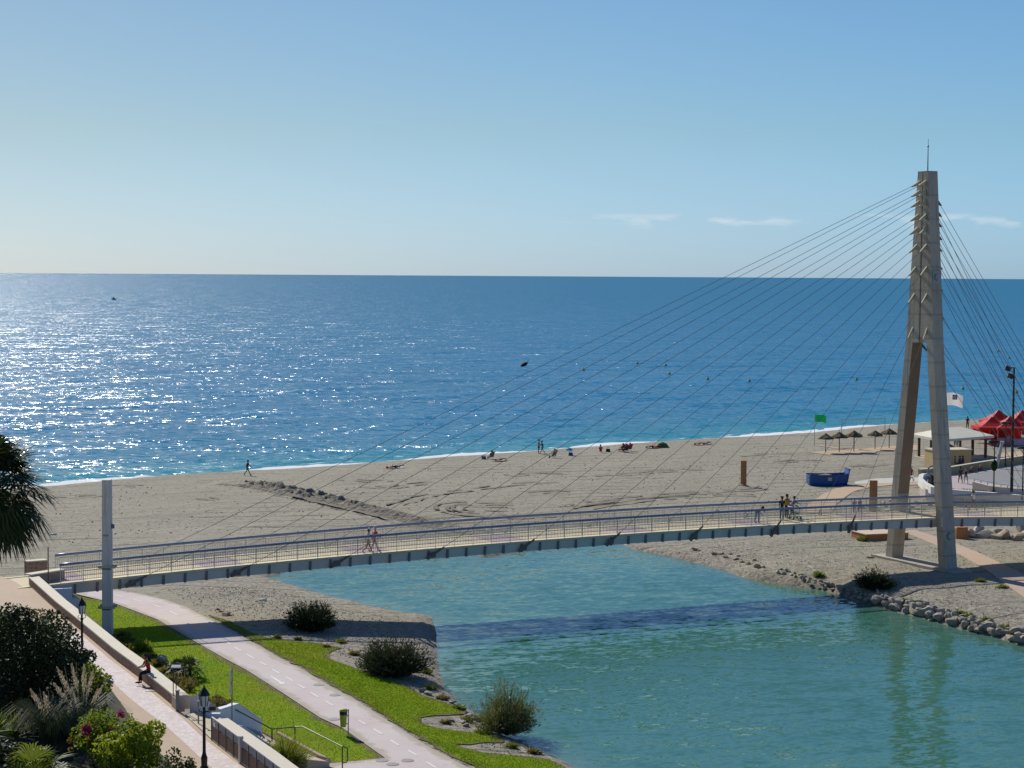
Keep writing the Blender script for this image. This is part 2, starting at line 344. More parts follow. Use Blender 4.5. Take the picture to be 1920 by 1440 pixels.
def slopes(N, layers):
    acc = None
    for scale, k, stretch, rot, det in layers:
        nz = N.noise(scale, det, .55, stretch=stretch, rot=rot)
        v = N.n('ShaderNodeVectorMath', operation='SUBTRACT'); N.t.links.new(nz.outputs['Color'], v.inputs[0]); v.inputs[1].default_value = (.5, .5, .5)
        m = N.n('ShaderNodeVectorMath', operation='MULTIPLY'); N.t.links.new(v.outputs[0], m.inputs[0]); m.inputs[1].default_value = (k[0], k[1], 0)
        if acc is None: acc = m.outputs[0]
        else:
            a = N.n('ShaderNodeVectorMath', operation='ADD'); N.t.links.new(acc, a.inputs[0]); N.t.links.new(m.outputs[0], a.inputs[1]); acc = a.outputs[0]
    g = N.n('ShaderNodeNewGeometry'); a = N.n('ShaderNodeVectorMath', operation='ADD'); N.t.links.new(acc, a.inputs[0]); N.t.links.new(g.outputs['Normal'], a.inputs[1])
    nn = N.n('ShaderNodeVectorMath', operation='NORMALIZE'); N.t.links.new(a.outputs[0], nn.inputs[0]); return nn.outputs[0]
patch = N.noise(.035, 4, .6, stretch=(.35, 1, 1), rot=R(-20))
nrm = slopes(N, [(.12, (1.15, 1.15), (.5, 1, 1), R(-25), 2), (.75, (1.72, 1.72), (.7, 1, 1), R(15), 1), (2.6, (1.0, 1.0), None, 0, 1)])
c = N.mix(N.ramp(patch.outputs[0], .35, .65), (.010, .132, .250), (.016, .158, .292))
c = N.mix(sh.outputs['Fac'], c, (.05, .27, .29))
fz = N.noise(1.1, 5, .65); fmask = N.ramp(N.math('ADD', fa.outputs['Fac'], N.math('MULTIPLY', N.math('SUBTRACT', fz.outputs[0], .5), .9)), .35, .62)
c = N.mix(fmask, c, (.72, .74, .74))
far = N.n('ShaderNodeAttribute'); far.attribute_name = 'offshore'
c = N.mix(far.outputs['Fac'], c, (.020, .148, .262))
c = N.mix(fmask, c, (.72, .74, .74))
df = N.n('ShaderNodeBsdfDiffuse'); N.set(df.inputs[0], c); gl = N.n('ShaderNodeBsdfGlossy'); N.set(gl.inputs['Roughness'], N.math('ADD', .20, N.math('MULTIPLY', far.outputs['Fac'], .10))); N.set(gl.inputs['Normal'], nrm)
fr = N.n('ShaderNodeFresnel'); fr.inputs[0].default_value = 1.33; N.set(fr.inputs['Normal'], nrm)
fx = N.math('MULTIPLY', N.math('MINIMUM', N.math('MULTIPLY', fr.outputs[0], .8), N.math('SUBTRACT', .32, N.math('MULTIPLY', far.outputs['Fac'], .19))), N.math('SUBTRACT', 1.0, N.math('MULTIPLY', fmask, .9)))
ms = N.n('ShaderNodeMixShader'); N.set(ms.inputs[0], fx); N.t.links.new(df.outputs[0], ms.inputs[1]); N.t.links.new(gl.outputs[0], ms.inputs[2])
sea_m = N.done(ms)
sea = npmesh('sea', np.stack([px_, py_, zz], 1), gridfaces(len(rows), len(cols)), sea_m)
fattr(sea, 'depth_fade', np.exp(-np.clip(dd, 0, None) / 17.0)); fattr(sea, 'foam', foam); fattr(sea, 'offshore', sstep(np.log10(np.clip(dd, 60, None) / 60.0) / 1.5)); struct(sea)
# ------------------------------------------------------------------ lagoon
N = NT('lagoon_water')
nrm = slopes(N, [(1.1, (.13, .26), (.45, 1, 1), R(-14), 2), (3.2, (.20, .32), (.5, 1, 1), R(-22), 2), (.05, (.12, .20), None, 0, 2)])
pt = N.noise(.05, 4, .55)
c = N.mix(N.ramp(pt.outputs[0], .35, .65), (.036, .135, .092), (.052, .162, .112))
sl_ = N.n('ShaderNodeAttribute'); sl_.attribute_name = 'shallow'; c = N.mix(sl_.outputs['Fac'], c, (.14, .20, .16))
df = N.n('ShaderNodeBsdfDiffuse'); N.set(df.inputs[0], c); gl = N.n('ShaderNodeBsdfGlossy'); N.set(gl.inputs['Roughness'], .05); N.set(gl.inputs['Normal'], nrm); N.set(df.inputs['Normal'], nrm)
fr = N.n('ShaderNodeFresnel'); fr.inputs[0].default_value = 1.33; N.set(fr.inputs['Normal'], nrm)
ms = N.n('ShaderNodeMixShader'); N.set(ms.inputs[0], N.math('MULTIPLY', fr.outputs[0], .95)); N.t.links.new(df.outputs[0], ms.inputs[1]); N.t.links.new(gl.outputs[0], ms.inputs[2])
lag_m = N.done(ms)
lx = np.arange(-28, 62, 1.0); ly = np.arange(60, 182, 1.0); LX, LY = np.meshgrid(lx, ly)
lagoon = npmesh('lagoon', np.stack([LX.ravel(), LY.ravel(), np.full(LX.size, ZL)], 1), gridfaces(len(ly), len(lx)), lag_m)
_, _, ld = ground_np(LX.ravel(), LY.ravel()); fattr(lagoon, 'shallow', np.exp(np.minimum(ld, 0) / .9) * .6); struct(lagoon)
# ------------------------------------------------------------------ path and lawns (sheets draped on the ground)
def drape(name, poly, m, dz, step=.8, edge_step=.8, wob=0.0):
    pts = []
    n = len(poly)
    for i in range(n):
        a, b = Vector(poly[i][:2]), Vector(poly[(i + 1) % n][:2]); k = max(1, int((b - a).length / edge_step))
        for j in range(k):
            p = a.lerp(b, j / k)
            if wob: p += Vector((noise.noise(Vector((p.x * 1.3, p.y * 1.3, 8))), noise.noise(Vector((p.x * 1.3, p.y * 1.3, 18))))) * wob
            pts.append(p)
    nb = len(pts); Q = np.array([[p.x, p.y] for p in pts])
    bx0, by0 = Q.min(0); bx1, by1 = Q.max(0)
    ax, ay = np.meshgrid(np.arange(bx0, bx1, step), np.arange(by0, by1, step)); G = np.stack([ax.ravel(), ay.ravel()], 1)
    G = G[polydist(G, Q) < -step * .35]
    allp = pts + [Vector(g) for g in G]
    v, _, f, *_ = geometry.delaunay_2d_cdt(allp, [(i, (i + 1) % nb) for i in range(nb)], [], 1, 1e-4)
    V = np.array([[p.x, p.y] for p in v]); z, _, _ = ground_np(V[:, 0], V[:, 1])
    mb = MB(); mb.add([(a, b, c + dz) for (a, b), c in zip(V, z)], [tuple(t) for t in f])
    o = struct(mb.build(name, m, smooth=True)); fattr(o, 'edge', -polydist(V, Q)); return o
ZP = 2.25
pl = [(138, 1108), (146, 1110), (215, 1127), (295, 1157), (355, 1192), (420, 1229), (460, 1250), (527, 1292), (600, 1340), (642, 1359), (722, 1415)]
pr = [(180, 1101), (220, 1102), (265, 1109), (310, 1120), (350, 1134), (385, 1152), (442, 1181), (520, 1227), (570, 1252), (620, 1282), (670, 1309), (800, 1392), (895, 1442), (1040, 1520)]
A = lambda L, z=ZP: [gp(x, y) if z is None else at(x, y, z) for x, y in L]
N = NT('path_asphalt')
b1 = N.noise(.35, 5, .6); b2 = N.noise(9, 3, .6)
c = N.mix(N.ramp(b1.outputs[0], .35, .68), (.52, .43, .405), (.545, .495, .465)); c = N.mix(N.math('MULTIPLY', N.ramp(b2.outputs[0], .5, .8), .25), c, (.24, .21, .20))
dk = N.n('ShaderNodeAttribute'); dk.attribute_name = 'edge'
en = N.noise(1.1, 5, .7); ef = N.ramp(N.math('SUBTRACT', dk.outputs['Fac'], N.math('MULTIPLY', N.math('SUBTRACT', en.outputs[0], .38), 1.5)), .28, .0)
st = N.noise(.9, 6, .7, dist=1.0); c = N.mix(N.math('MULTIPLY', N.ramp(st.outputs[0], .55, .72), .45), c, (.33, .285, .265))
c = N.mix(N.math('MULTIPLY', ef, .8), c, (.34, .30, .22))
path_m = N.done(N.bsdf(c, .9, .2))
path_poly = A(pl) + A([(600, 1427), (640, 1470), (760, 1560), (1100, 1600)]) + A(pr[::-1])
drape('cycle_path', path_poly, path_m, .05, 1.0)
N = NT('lawn_grass')
g1 = N.noise(.22, 5, .6); g2 = N.noise(3.5, 4, .65); g3 = N.noise(14, 3, .7)
c = N.mix(N.ramp(g1.outputs[0], .32, .68), (.155, .27, .009), (.245, .315, .014)); c = N.mix(N.math('MULTIPLY', N.ramp(g2.outputs[0], .45, .75), .55), c, (.11, .20, .007))
c = N.mix(N.math('MULTIPLY', N.ramp(g3.outputs[0], .5, .8), .35), c, (.18, .18, .02)); c = N.mix(N.math('MULTIPLY', N.ramp(N.noise(.12, 4, .6).outputs[0], .56, .68), .55), c, (.27, .24, .03))
dk = N.n('ShaderNodeAttribute'); dk.attribute_name = 'edge'
en = N.noise(1.3, 5, .7); ef = N.ramp(N.math('SUBTRACT', dk.outputs['Fac'], N.math('MULTIPLY', N.math('SUBTRACT', en.outputs[0], .42), 2.2)), .22, -.05)
c = N.mix(N.math('MULTIPLY', N.ramp(N.noise(.30, 5, .65).outputs[0], .54, .70), .5), c, (.20, .185, .03))
c = N.mix(ef, c, (.20, .165, .085))
lawn_m = N.done(N.bsdf(c, .95, .03, 0, N.bump(g3.outputs[0], .8, .08)))
lawnL = A([(140, 1112), (146, 1112), (215, 1129), (295, 1159), (355, 1194), (420, 1231), (460, 1252), (527, 1294), (600, 1342), (642, 1361), (720, 1416), (610, 1427), (560, 1405), (480, 1360), (420, 1330), (330, 1290), (255, 1230), (200, 1185), (158, 1150)])
drape('lawn', lawnL, lawn_m, .045, .8)
lawnR = A([(388, 1153), (442, 1183), (520, 1229), (570, 1254), (620, 1284), (670, 1311), (800, 1394), (898, 1444), (1050, 1530), (1180, 1530), (1062, 1440), (1030, 1425), (975, 1418), (905, 1412), (868, 1404), (858, 1397), (905, 1394), (948, 1394), (940, 1384), (900, 1376), (860, 1372), (820, 1366), (792, 1358), (790, 1346), (838, 1342), (868, 1340), (872, 1332), (835, 1318), (790, 1304), (755, 1284), (700, 1266), (655, 1250), (620, 1238), (612, 1228), (640, 1216), (600, 1207), (550, 1203), (500, 1196), (470, 1186), (430, 1165)], None)
drape('lawn', lawnR, lawn_m, .04, .8, wob=.35)
# loose grass blades on the lawns: nobody could count them
def in_poly_pts(poly, n):
    Q = np.array([[p[0], p[1]] for p in poly]); lo, hi = Q.min(0), Q.max(0); out = np.zeros((0, 2))
    while len(out) < n:
        G = lo + np.random.rand(n * 2, 2) * (hi - lo); out = np.concatenate([out, G[polydist(G, Q) < -.03]])
    return out[:n]
gp_ = np.concatenate([in_poly_pts(lawnL, 30000), in_poly_pts(lawnR, 42000)])
z, _, _ = ground_np(gp_[:, 0], gp_[:, 1]); n = len(gp_); an = np.random.rand(n) * 6.283; hh = .02 + .05 * np.random.rand(n) ** 2; wd = .03
dx, dy = np.cos(an) * wd, np.sin(an) * wd; lean = (np.random.rand(n, 2) - .5) * .12
V = np.empty((n, 3, 3)); V[:, 0] = np.stack([gp_[:, 0] - dx, gp_[:, 1] - dy, z + .03], 1); V[:, 1] = np.stack([gp_[:, 0] + dx, gp_[:, 1] + dy, z + .03], 1)
V[:, 2] = np.stack([gp_[:, 0] + lean[:, 0], gp_[:, 1] + lean[:, 1], z + .04 + hh], 1)
gr_o = npmesh('grass', V.reshape(-1, 3), np.arange(n * 3).reshape(-1, 3), leafmat('grass_blade', (.155, .27, .009), (.245, .315, .014), .3, .3, .9, .03), False)
gr_o['kind'] = 'stuff'; gr_o['label'] = 'short green grass growing on the lawns beside the cycle path'; gr_o['category'] = 'grass'
# painted marks on the path
white = mat('white_paint', (.74, .72, .69), (.60, .55, .52), 5)
def mark(poly_px, z=ZP, dz=.062, m=white, name='path_marking'):
    mb = MB(); P = [at(x, y, z) for x, y in poly_px]; zz_ = [gz(p.x, p.y) + dz for p in P]
    mb.add([(p.x, p.y, q) for p, q in zip(P, zz_)], [tuple(range(len(P)))]); return mb
mb = MB()
dash = [(215, 1111, 231, 1115), (249, 1119, 267, 1124), (286, 1129, 302, 1135), (318, 1142, 333, 1149), (423, 1197, 432, 1204), (440, 1209, 452, 1216), (462, 1222, 476, 1230), (487, 1236, 500, 1243), (510, 1250, 524, 1258), (535, 1264, 549, 1272), (558, 1278, 572, 1286), (582, 1293, 597, 1302), (609, 1309, 625, 1318), (640, 1327, 655, 1335), (672, 1345, 686, 1353), (700, 1361, 716, 1371), (732, 1382, 748, 1392), (765, 1401, 782, 1411), (800, 1423, 818, 1434)]
for x0, y0, x1, y1 in dash:
    a, b = at(x0, y0, ZP), at(x1, y1, ZP); t = (b - a).normalized() ; nn = Vector((-t.y, t.x, 0)) * .055
    q = [a - nn, b - nn, b + nn, a + nn]; mb.add([(p.x, p.y, gz(p.x, p.y) + .062) for p in q], [(0, 1, 2, 3)])
struct(mb.build('path_marking', white))
mb = mark([(506, 1263), (508, 1262), (530, 1275), (533, 1272.5), (533.5, 1279), (522, 1278), (525, 1276.5)]); struct(mb.build('path_marking', white))
iron = mat('cast_iron', (.24, .235, .235), (.18, .175, .175), 6, .7, .3, .2)
for i, (x, y) in enumerate(((597, 1279), (628, 1298), (627, 1343), (716, 1420), (736, 1427), (764, 1420))):
    p = at(x, y, ZP); mb = MB(); mb.lathe((p.x, p.y, gz(p.x, p.y) + .052), [(.30, 0), (.30, .012), (.26, .016), (.25, .013), (.05, .015)], 20)
    top_mesh(mb, 'manhole_cover', iron, ['round dark manhole cover on the path edge beside the white arrow', 'round dark manhole cover on the lagoon side of the path across from the bin', 'round dark manhole cover at the lawn edge just left of the yellow bin', 'round manhole cover touching the tip of the lawn corner', 'round manhole cover in the middle of the path below the lawn corner', 'small round manhole cover right of the path end marks below the lawn corner'][i], 'manhole cover', 'manhole covers in the cycle path')
# ------------------------------------------------------------------ cable-stayed footbridge
BA = R(25.8); U = Vector((math.cos(BA), math.sin(BA), 0)); NV = Vector((-U.y, U.x, 0)); T0 = Vector((32.2, 149.9, 0))
def B(s, c, z): return T0 + U * s + NV * c + Vector((0, 0, z))
def dz_(s): return 5.94 - .01995 * s - 4.594e-4 * s * s if s < 0 else 5.94 - .0200 * s
HW = 2.15
def edge(s, side):            # deck edge in plan; the landward side flares beyond the pylon
    c = HW * side
    if s > 1.0: c += (-(s - 1.0) * .19 if side < 0 else (s - 1.0) * .05)
    return c
concrete = None
N = NT('concrete'); n1 = N.noise(.45, 6, .65, stretch=(1.6, 1.6, .35)); n2_ = N.noise(5, 4, .65)
c = N.mix(N.ramp(n1.outputs[0], .3, .7), (.56, .475, .37), (.39, .335, .262)); c = N.mix(N.math('MULTIPLY', N.ramp(n2_.outputs[0], .55, .8), .35), c, (.18, .165, .14)); sk = N.noise(2.2, 5, .65, stretch=(1.6, 1.6, .07)); c = N.mix(N.math('MULTIPLY', N.ramp(sk.outputs[0], .52, .70), .55), c, (.16, .14, .115))
wv = N.n('ShaderNodeTexWave', wave_type='BANDS', bands_direction='Z'); wv.inputs['Scale'].default_value = .17; N.t.links.new(N.tc.outputs['Object'], wv.inputs['Vector'])
c = N.mix(N.math('MULTIPLY', N.ramp(wv.outputs['Fac'], .97, 1.0), .35), c, (.16, .145, .12))
concrete = N.done(N.bsdf(c, .9, .2, 0, N.bump(n2_.outputs[0], .35, .03)))
rustc = mat('stained_concrete', (.30, .205, .13), (.24, .17, .115), .6, .9, .2, bump=.3)
cream = mat('cream_plate', (.55, .50, .36), (.47, .42, .30), 2)
bridge = empty('cable_stayed_bridge', T0 + Vector((0, 0, 2.3)), 'concrete cable-stayed footbridge with one tall pylon crossing the lagoon mouth', 'bridge')
ZM, ZT, ZB = 19.5, 32.8, 2.0
def outer(z): return 1.70 + (z - ZM) * (.62 - 1.70) / (ZT - ZM) if z >= ZM else 1.70 + (ZM - z) * (3.80 - 1.70) / (ZM - ZB)
def halfa(z): return .46 + (ZT - z) / (ZT - ZB) * .10
def slab(mb, c0, c1, z0, z1, da=0.0):   # c0,c1 : functions of z
    for za, zb in zip(np.linspace(z0, z1, 5)[:-1], np.linspace(z0, z1, 5)[1:]):
        q = lambda z: [B(-halfa(z) + da, c0(z), z), B(halfa(z) - da, c0(z), z), B(halfa(z) - da, c1(z), z), B(-halfa(z) + da, c1(z), z)]
        mb.hexa(q(za), q(zb))
pyl = MB(); slab(pyl, lambda z: .07, lambda z: outer(z), ZM, ZT); slab(pyl, lambda z: -outer(z), lambda z: -.07, ZM, ZT); slab(pyl, lambda z: -.08, lambda z: .08, ZM + .02, ZT - .05, .14)
pylon = pyl.build('pylon', concrete, bridge)
for sg in (1, -1):
    mb = MB(); w0 = .82
    slab(mb, lambda z: outer(z) - w0 if sg > 0 else -outer(z), lambda z: outer(z) if sg > 0 else -outer(z) + w0, ZB - .6, ZM)
    lg = mb.build('leg', concrete, pylon)
    m2 = MB()                                  # coloured facing on the inner side of the leg
    q = []
    for z in (7.4, ZM - .1):
        cc_ = (outer(z) - w0 - .012) * sg; q.append((B(-halfa(z) + .03, cc_, z), B(halfa(z) - .03, cc_, z)))
    m2.hexa([q[0][0], q[0][1], q[0][1] + NV * .03 * sg, q[0][0] + NV * .03 * sg], [q[1][0], q[1][1], q[1][1] + NV * .03 * sg, q[1][0] + NV * .03 * sg])
    m2.build('inner_facing', rustc, pylon)
mb = MB(); mb.box(B(0, 0, 1.78), (2.0, 10.2, .9), BA); mb.build('footing', mat('footing_concrete', (.40, .37, .31), (.30, .28, .24), .8), bridge)
mb = MB(); mb.tube([B(0, 0, ZT - .1), B(0, 0, ZT + 1.9)], [.05, .03]); mb.tube([B(0, 0, ZT + 1.9), B(0, 0, ZT + 2.5)], .018); mb.lathe(B(0, 0, ZT + 1.85), [(.02, 0), (.08, .06), (.08, .12), (.02, .18)], 10)
steel = mat('grey_steel', (.20, .21, .22), (.15, .16, .17), 2, .5, .5, .5)
mb.build('lightning_rod', steel, pylon)
zpl = 24.6
mb = MB(); mb.box(B(.05, -outer(zpl) - .03, zpl), (.80, .05, .95), BA); pq = mb.build('plaque', mat('plaque_stone', (.40, .40, .40), (.33, .33, .33), 4), pylon)
def moon(z, c, sc, name='crescent'):
    mb = MB(); a = [(.30 * math.cos(t), .30 * math.sin(t)) for t in np.linspace(R(60), R(300), 14)]; b = [(.10 + .22 * math.cos(t), .235 * math.sin(t)) for t in np.linspace(R(285), R(75), 12)]
    P = [(x * sc, y * sc) for x, y in a + b]; n = len(P)
    vs = [B(x, c, z + y) for x, y in P] + [B(x, c - .03, z + y) for x, y in P]
    mb.add(vs, [tuple(range(n, 2 * n))] + [(i, (i + 1) % n, n + (i + 1) % n, n + i) for i in range(n)]); return mb
moon(zpl, -outer(zpl) - .06, .9).build('crescent', mat('crescent_grey', (.22, .22, .23), None, 4), pq)
moon(4.7, -outer(4.7) - .015, 1.0).build('crescent', mat('crescent_grey', (.22, .22, .23)), pylon)
# deck and girder
ST = 1.41
sl_ = list(np.arange(-70.5, 1.0, ST / 2)) + list(np.arange(1.0, 24, ST / 2))
N = NT('deck_paving'); sepx = N.n('ShaderNodeAttribute'); sepx.attribute_name = 'along'
t = N.math('FRACT', N.math('DIVIDE', N.math('ADD', sepx.outputs['Fac'], 200.0), 10.3)); bandm = N.math('GREATER_THAN', t, .74)
n1 = N.noise(.8, 5, .6); n3 = N.noise(8, 4, .6)
c = N.mix(bandm, N.mix(n1.outputs[0], (.62, .52, .335), (.52, .43, .28)), N.mix(n1.outputs[0], (.42, .31, .30), (.36, .27, .265)))
c = N.mix(N.math('MULTIPLY', N.ramp(n3.outputs[0], .5, .8), .3), c, (.26, .22, .16)); deck_m = N.done(N.bsdf(c, .85, .25))
V = []; al = []
for s_ in sl_:
    for k in range(5): cc_ = edge(s_, -1) + (edge(s_, 1) - edge(s_, -1)) * k / 4; V.append(B(s_, cc_, dz_(s_) + .02)); al.append(s_)
off = wloc(bridge)
dk = npmesh('deck', [v - off for v in V], gridfaces(len(sl_), 5)[:, ::-1], deck_m, False, bridge); fattr(dk, 'along', al)
gird = MB()
for a, b in zip(sl_[:-1], sl_[1:]):
    q = lambda s_, z, i: [B(s_, edge(s_, -1) + i, dz_(s_) + z), B(s_, edge(s_, 1) - i, dz_(s_) + z)]
    (a0, a1), (b0, b1) = q(a, -.02, 0), q(b, -.02, 0); (c0, c1), (d0, d1) = q(a, -.68, .12), q(b, -.68, .12)
    gird.quad(a0, c0, d0, b0); gird.quad(a1, b1, d1, c1); gird.quad(c0, c1, d1, d0); gird.quad(a0, b0, b1, a1)
gpaint = mat('girder_paint', (.66, .61, .55), (.55, .51, .46), .7, .6, .3)
for sd_ in (-1, 1):
    edgeb = MB()
    for a, b in zip(sl_[:-1], sl_[1:]):
        p, q = B(a, edge(a, sd_), dz_(a)), B(b, edge(b, sd_), dz_(b)); o_ = NV * .05 * sd_
        z0, z1 = Vector((0, 0, -.07)), Vector((0, 0, .06))
        i_ = -NV * .24 * sd_
        edgeb.hexa([p + i_ + z0, q + i_ + z0, q + o_ + z0, p + o_ + z0] if sd_ > 0 else [p + o_ + z0, q + o_ + z0, q + i_ + z0, p + i_ + z0], [p + i_ + z1, q + i_ + z1, q + o_ + z1, p + o_ + z1] if sd_ > 0 else [p + o_ + z1, q + o_ + z1, q + i_ + z1, p + i_ + z1])
    edgeb.build('deck_kerb', mat('kerb_cream', (.66, .59, .38), (.55, .49, .32), 2), bridge)
stf = gird; stf.k = 1
for s_ in np.arange(-69.8, 22, ST):
    for sd_ in (-1, 1):
        c_ = edge(s_, sd_); stf.hexa([B(s_ + x, c_ + y * sd_, dz_(s_) - .70) for x, y in ((-.07, -.12), (.07, -.12), (.07, .04), (-.07, .04))], [B(s_ + x, c_ + y * sd_, dz_(s_) - .09) for x, y in ((-.07, -.05), (.07, -.05), (.07, .06), (-.07, .06))])
gird.build('girder', [gpaint, mat('stiffener_paint', (.17, .175, .19), (.14, .145, .16), 2, .5)], bridge)
rail_blue = mat('rail_blue', (.20, .245, .345), (.165, .205, .295), 1, .4, .5, .2)
bar_m = mat('baluster_metal', (.66, .60, .46), (.55, .50, .38), 3, .5, .4, 0)
def railing(sd_, s0, s1):
    rs = list(np.arange(s0, s1 + .01, ST / 2)); P = lambda s_, z, o=.10: B(s_, edge(s_, sd_) - o * sd_, dz_(s_) + z)
    b = MB(); b.tube([P(s_, 1.0) for s_ in rs], .022, 5); b.tube([P(s_, .16) for s_ in rs], .02, 5)
    for s_ in np.arange(s0 + .06, s1, .118): b.box(P(s_, .58), (.024, .020, .84), BA)
    for s_ in np.arange(s0 + .05, s1, ST): b.box(P(s_, .55), (.034, .05, 1.1), BA); b.tube([P(s_, 1.08), P(s_, 1.17, .16)], .025, 5)
    r_ = b.build('railing', bar_m, bridge)
    h = MB(); h.tube([P(s_, 1.2, .16) for s_ in rs], .088, 8); h.build('handrail', rail_blue, r_, smooth=True)
railing(-1, -67.9, 20); railing(1, -67.3, 22)
mb = MB(); mb.tube([B(-68.6, -2.0, dz_(-68.6)), B(-68.6, -2.0, dz_(-68.6) + 2.4)], .035, 6); mb.build('end_post', mat('rusty_post', (.20, .12, .09), None, 5, .8), bridge)
# stays, anchors and fins
cable_m = mat('stay_steel', (.17, .17, .165), (.14, .14, .135), 2, .5, .4, .2)
anch_m = mat('anchor_rust', (.22, .18, .15), (.13, .11, .095), 6, .8, .2, 0)
dark_fin = mat('fin_grey', (.15, .145, .14), (.11, .11, .105), 3)
SF = [-63.35 + 6.872 * i for i in range(9)]; ZF = [31.8, 31.04, 30.25, 29.2, 28.2, 26.85, 25.1, 23.0, 20.3]
ZR = [30.75, 29.9, 29.1, 28.1, 27.2, 25.8, 24.1, 21.9, 19.3]; SR = [17.9 - .6 * i for i in range(9)]
def cyl(p, q, r, seg=6): return MB().tube([p, q], r, seg)
for i in range(9):
    for sd_ in (-1, 1):
        ct = sd_ * max(.30, outer(ZF[i]) * .55); a = B(-halfa(ZF[i]) - .05, ct, ZF[i] + .1); s_ = SF[i]; b = B(s_, sd_ * (HW + .14), dz_(s_) - .35)
        d = (b - a).normalized()
        cb = cyl(a + d * .5, b, .0165).build('stay_cable', cable_m, bridge)
        f = MB(); n_ = NV * .055; up = Vector((0, 0, 1)); pw = [a - d * .25 + up * .20, a - d * .25 - up * .25, a + d * .72 - up * .06, a + d * .72 + up * .06]
        f.hexa([pw[1] - n_, pw[2] - n_, pw[2] + n_, pw[1] + n_], [pw[0] - n_, pw[3] - n_, pw[3] + n_, pw[0] + n_]); f.build('cable_fin', cream, pylon)
        k = MB(); e0, e1 = b - d * .95, b + d * .50; k.tube([e0, b - d * .15], [.06, .09], 8); k.tube([b - d * .15, e1], .125, 8); k.box(b + d * .05, (.44, .14, .34), M=Matrix((U, NV, Vector((0, 0, 1)))).transposed())
        k.build('cable_anchor', anch_m, bridge)
        ct = sd_ * max(.30, outer(ZR[i]) * .55); a = B(halfa(ZR[i]) + .05, ct, ZR[i]); s_ = SR[i]; b = B(s_, sd_ * 2.3, dz_(s_) + .1); d = (b - a).normalized()
        cyl(a + d * .4, b, .020).build('stay_cable', cable_m, bridge)
        f = MB(); pw = [a - d * .35, a - d * .05 - U * .25, a + d * .75 - U * .06, a + d * .75 + U * .10]
        f.hexa([pw[1] - n_, pw[2] - n_, pw[2] + n_, pw[1] + n_], [pw[0] - n_, pw[3] - n_, pw[3] + n_, pw[0] + n_]); f.build('cable_fin', dark_fin, pylon)
# ------------------------------------------------------------------ concrete column beside the left bridge end
pz = 2.2; pp = at(202, 1186, pz); pole = empty('concrete_column', (pp.x, pp.y, pz), 'tall pale square concrete column with two clamp collars beside the bridge end', 'column')
N = NT('column_concrete'); sk = N.noise(3, 5, .65, stretch=(1.5, 1.5, .08)); c = N.mix(N.ramp(N.noise(.8, 5, .6).outputs[0], .3, .7), (.74, .66, .585), (.63, .56, .49)); c = N.mix(N.math('MULTIPLY', N.ramp(sk.outputs[0], .52, .70), .5), c, (.34, .29, .24))
column_m = N.done(N.bsdf(c, .85, .2, 0, N.bump(N.noise(9, 4, .6).outputs[0], .3, .02)))
mb = MB(); mb.hexa([(pp.x + x * .30, pp.y + y * .30, pz - .5) for x, y in ((-1, -1), (1, -1), (1, 1), (-1, 1))], [(pp.x + x * .265, pp.y + y * .265, 11.75) for x, y in ((-1, -1), (1, -1), (1, 1), (-1, 1))])
mb.build('shaft', column_m, pole, bevel=.02)
for z in (6.35, 3.82):
    mb = MB(); mb.box((pp.x, pp.y - .30, z), (1.06, .12, .16)); mb.box((pp.x, pp.y + .32, z), (1.06, .12, .16)); c_ = mb.build('collar', cream, pole)
    k = MB()
    for x in (-.42, .42): k.tube([(pp.x + x, pp.y - .35, z), (pp.x + x, pp.y + .36, z)], .03, 6)
    k.box((pp.x, pp.y - .305, z - .12), (.5, .03, .10)); k.build('clamp_bolts', anch_m, c_)
mb = MB(); mb.box((pp.x + .36, pp.y, 8.85), (.16, .22, .26)); mb.box((pp.x + .36, pp.y - .12, 8.85), (.12, .03, .18)); mb.build('junction_box', steel, pole)
mb = MB(); mb.box((pp.x - .12, pp.y - .285, 8.3), (.10, .03, .08)); mb.box((pp.x + .06, pp.y - .285, 8.3), (.10, .03, .08)); mb.build('anchor_bolts', steel, pole)
# ------------------------------------------------------------------ promenade, seat wall, landing
ZPR = 5.1
prom_edge = [(54, 1097), (107, 1146), (150, 1181), (215, 1236), (250, 1262), (325, 1324), (345, 1340), (397, 1388), (484, 1452), (600, 1545), (800, 1700)]
PE = [at(x, y, ZPR) for x, y in prom_edge]
N = NT('promenade_tan'); n1 = N.noise(.5, 5, .6); n3 = N.noise(7, 4, .6); br = N.n('ShaderNodeTexBrick'); br.inputs['Scale'].default_value = 2.6; br.inputs['Mortar Size'].default_value = .012
N.t.links.new(N.tc.outputs['Object'], br.inputs['Vector']); br.inputs['Color1'].default_value = (.47, .345, .235, 1); br.inputs['Color2'].default_value = (.42, .31, .215, 1); br.inputs['Mortar'].default_value = (.33, .25, .18, 1)
c = N.mix(N.math('MULTIPLY', N.ramp(n1.outputs[0], .4, .7), .5), br.outputs['Color'], (.36, .27, .19)); tan_m = N.done(N.bsdf(c, .85, .25))
mb = MB(); land = [Vector((B(-70, -HW, 0).x, B(-70, -HW, 0).y, 0)), Vector((B(-70.3, 2.6, 0).x, B(-70.3, 2.6, 0).y, 0))]
mb.prism([(p.x, p.y) for p in PE] + [(0, 40), (-75, 40), (-75, 135)] + [(land[1].x - 4, land[1].y + 2), (land[1].x, land[1].y), (land[0].x, land[0].y)], 1.2, ZPR)
struct(mb.build('promenade', tan_m))
N = NT('promenade_pink'); vo = N.n('ShaderNodeTexVoronoi'); vo.inputs['Scale'].default_value = 4.6; N.t.links.new(N.tc.outputs['Object'], vo.inputs['Vector'])
vd = N.n('ShaderNodeTexVoronoi', feature='DISTANCE_TO_EDGE'); vd.inputs['Scale'].default_value = 4.6; N.t.links.new(N.tc.outputs['Object'], vd.inputs['Vector'])
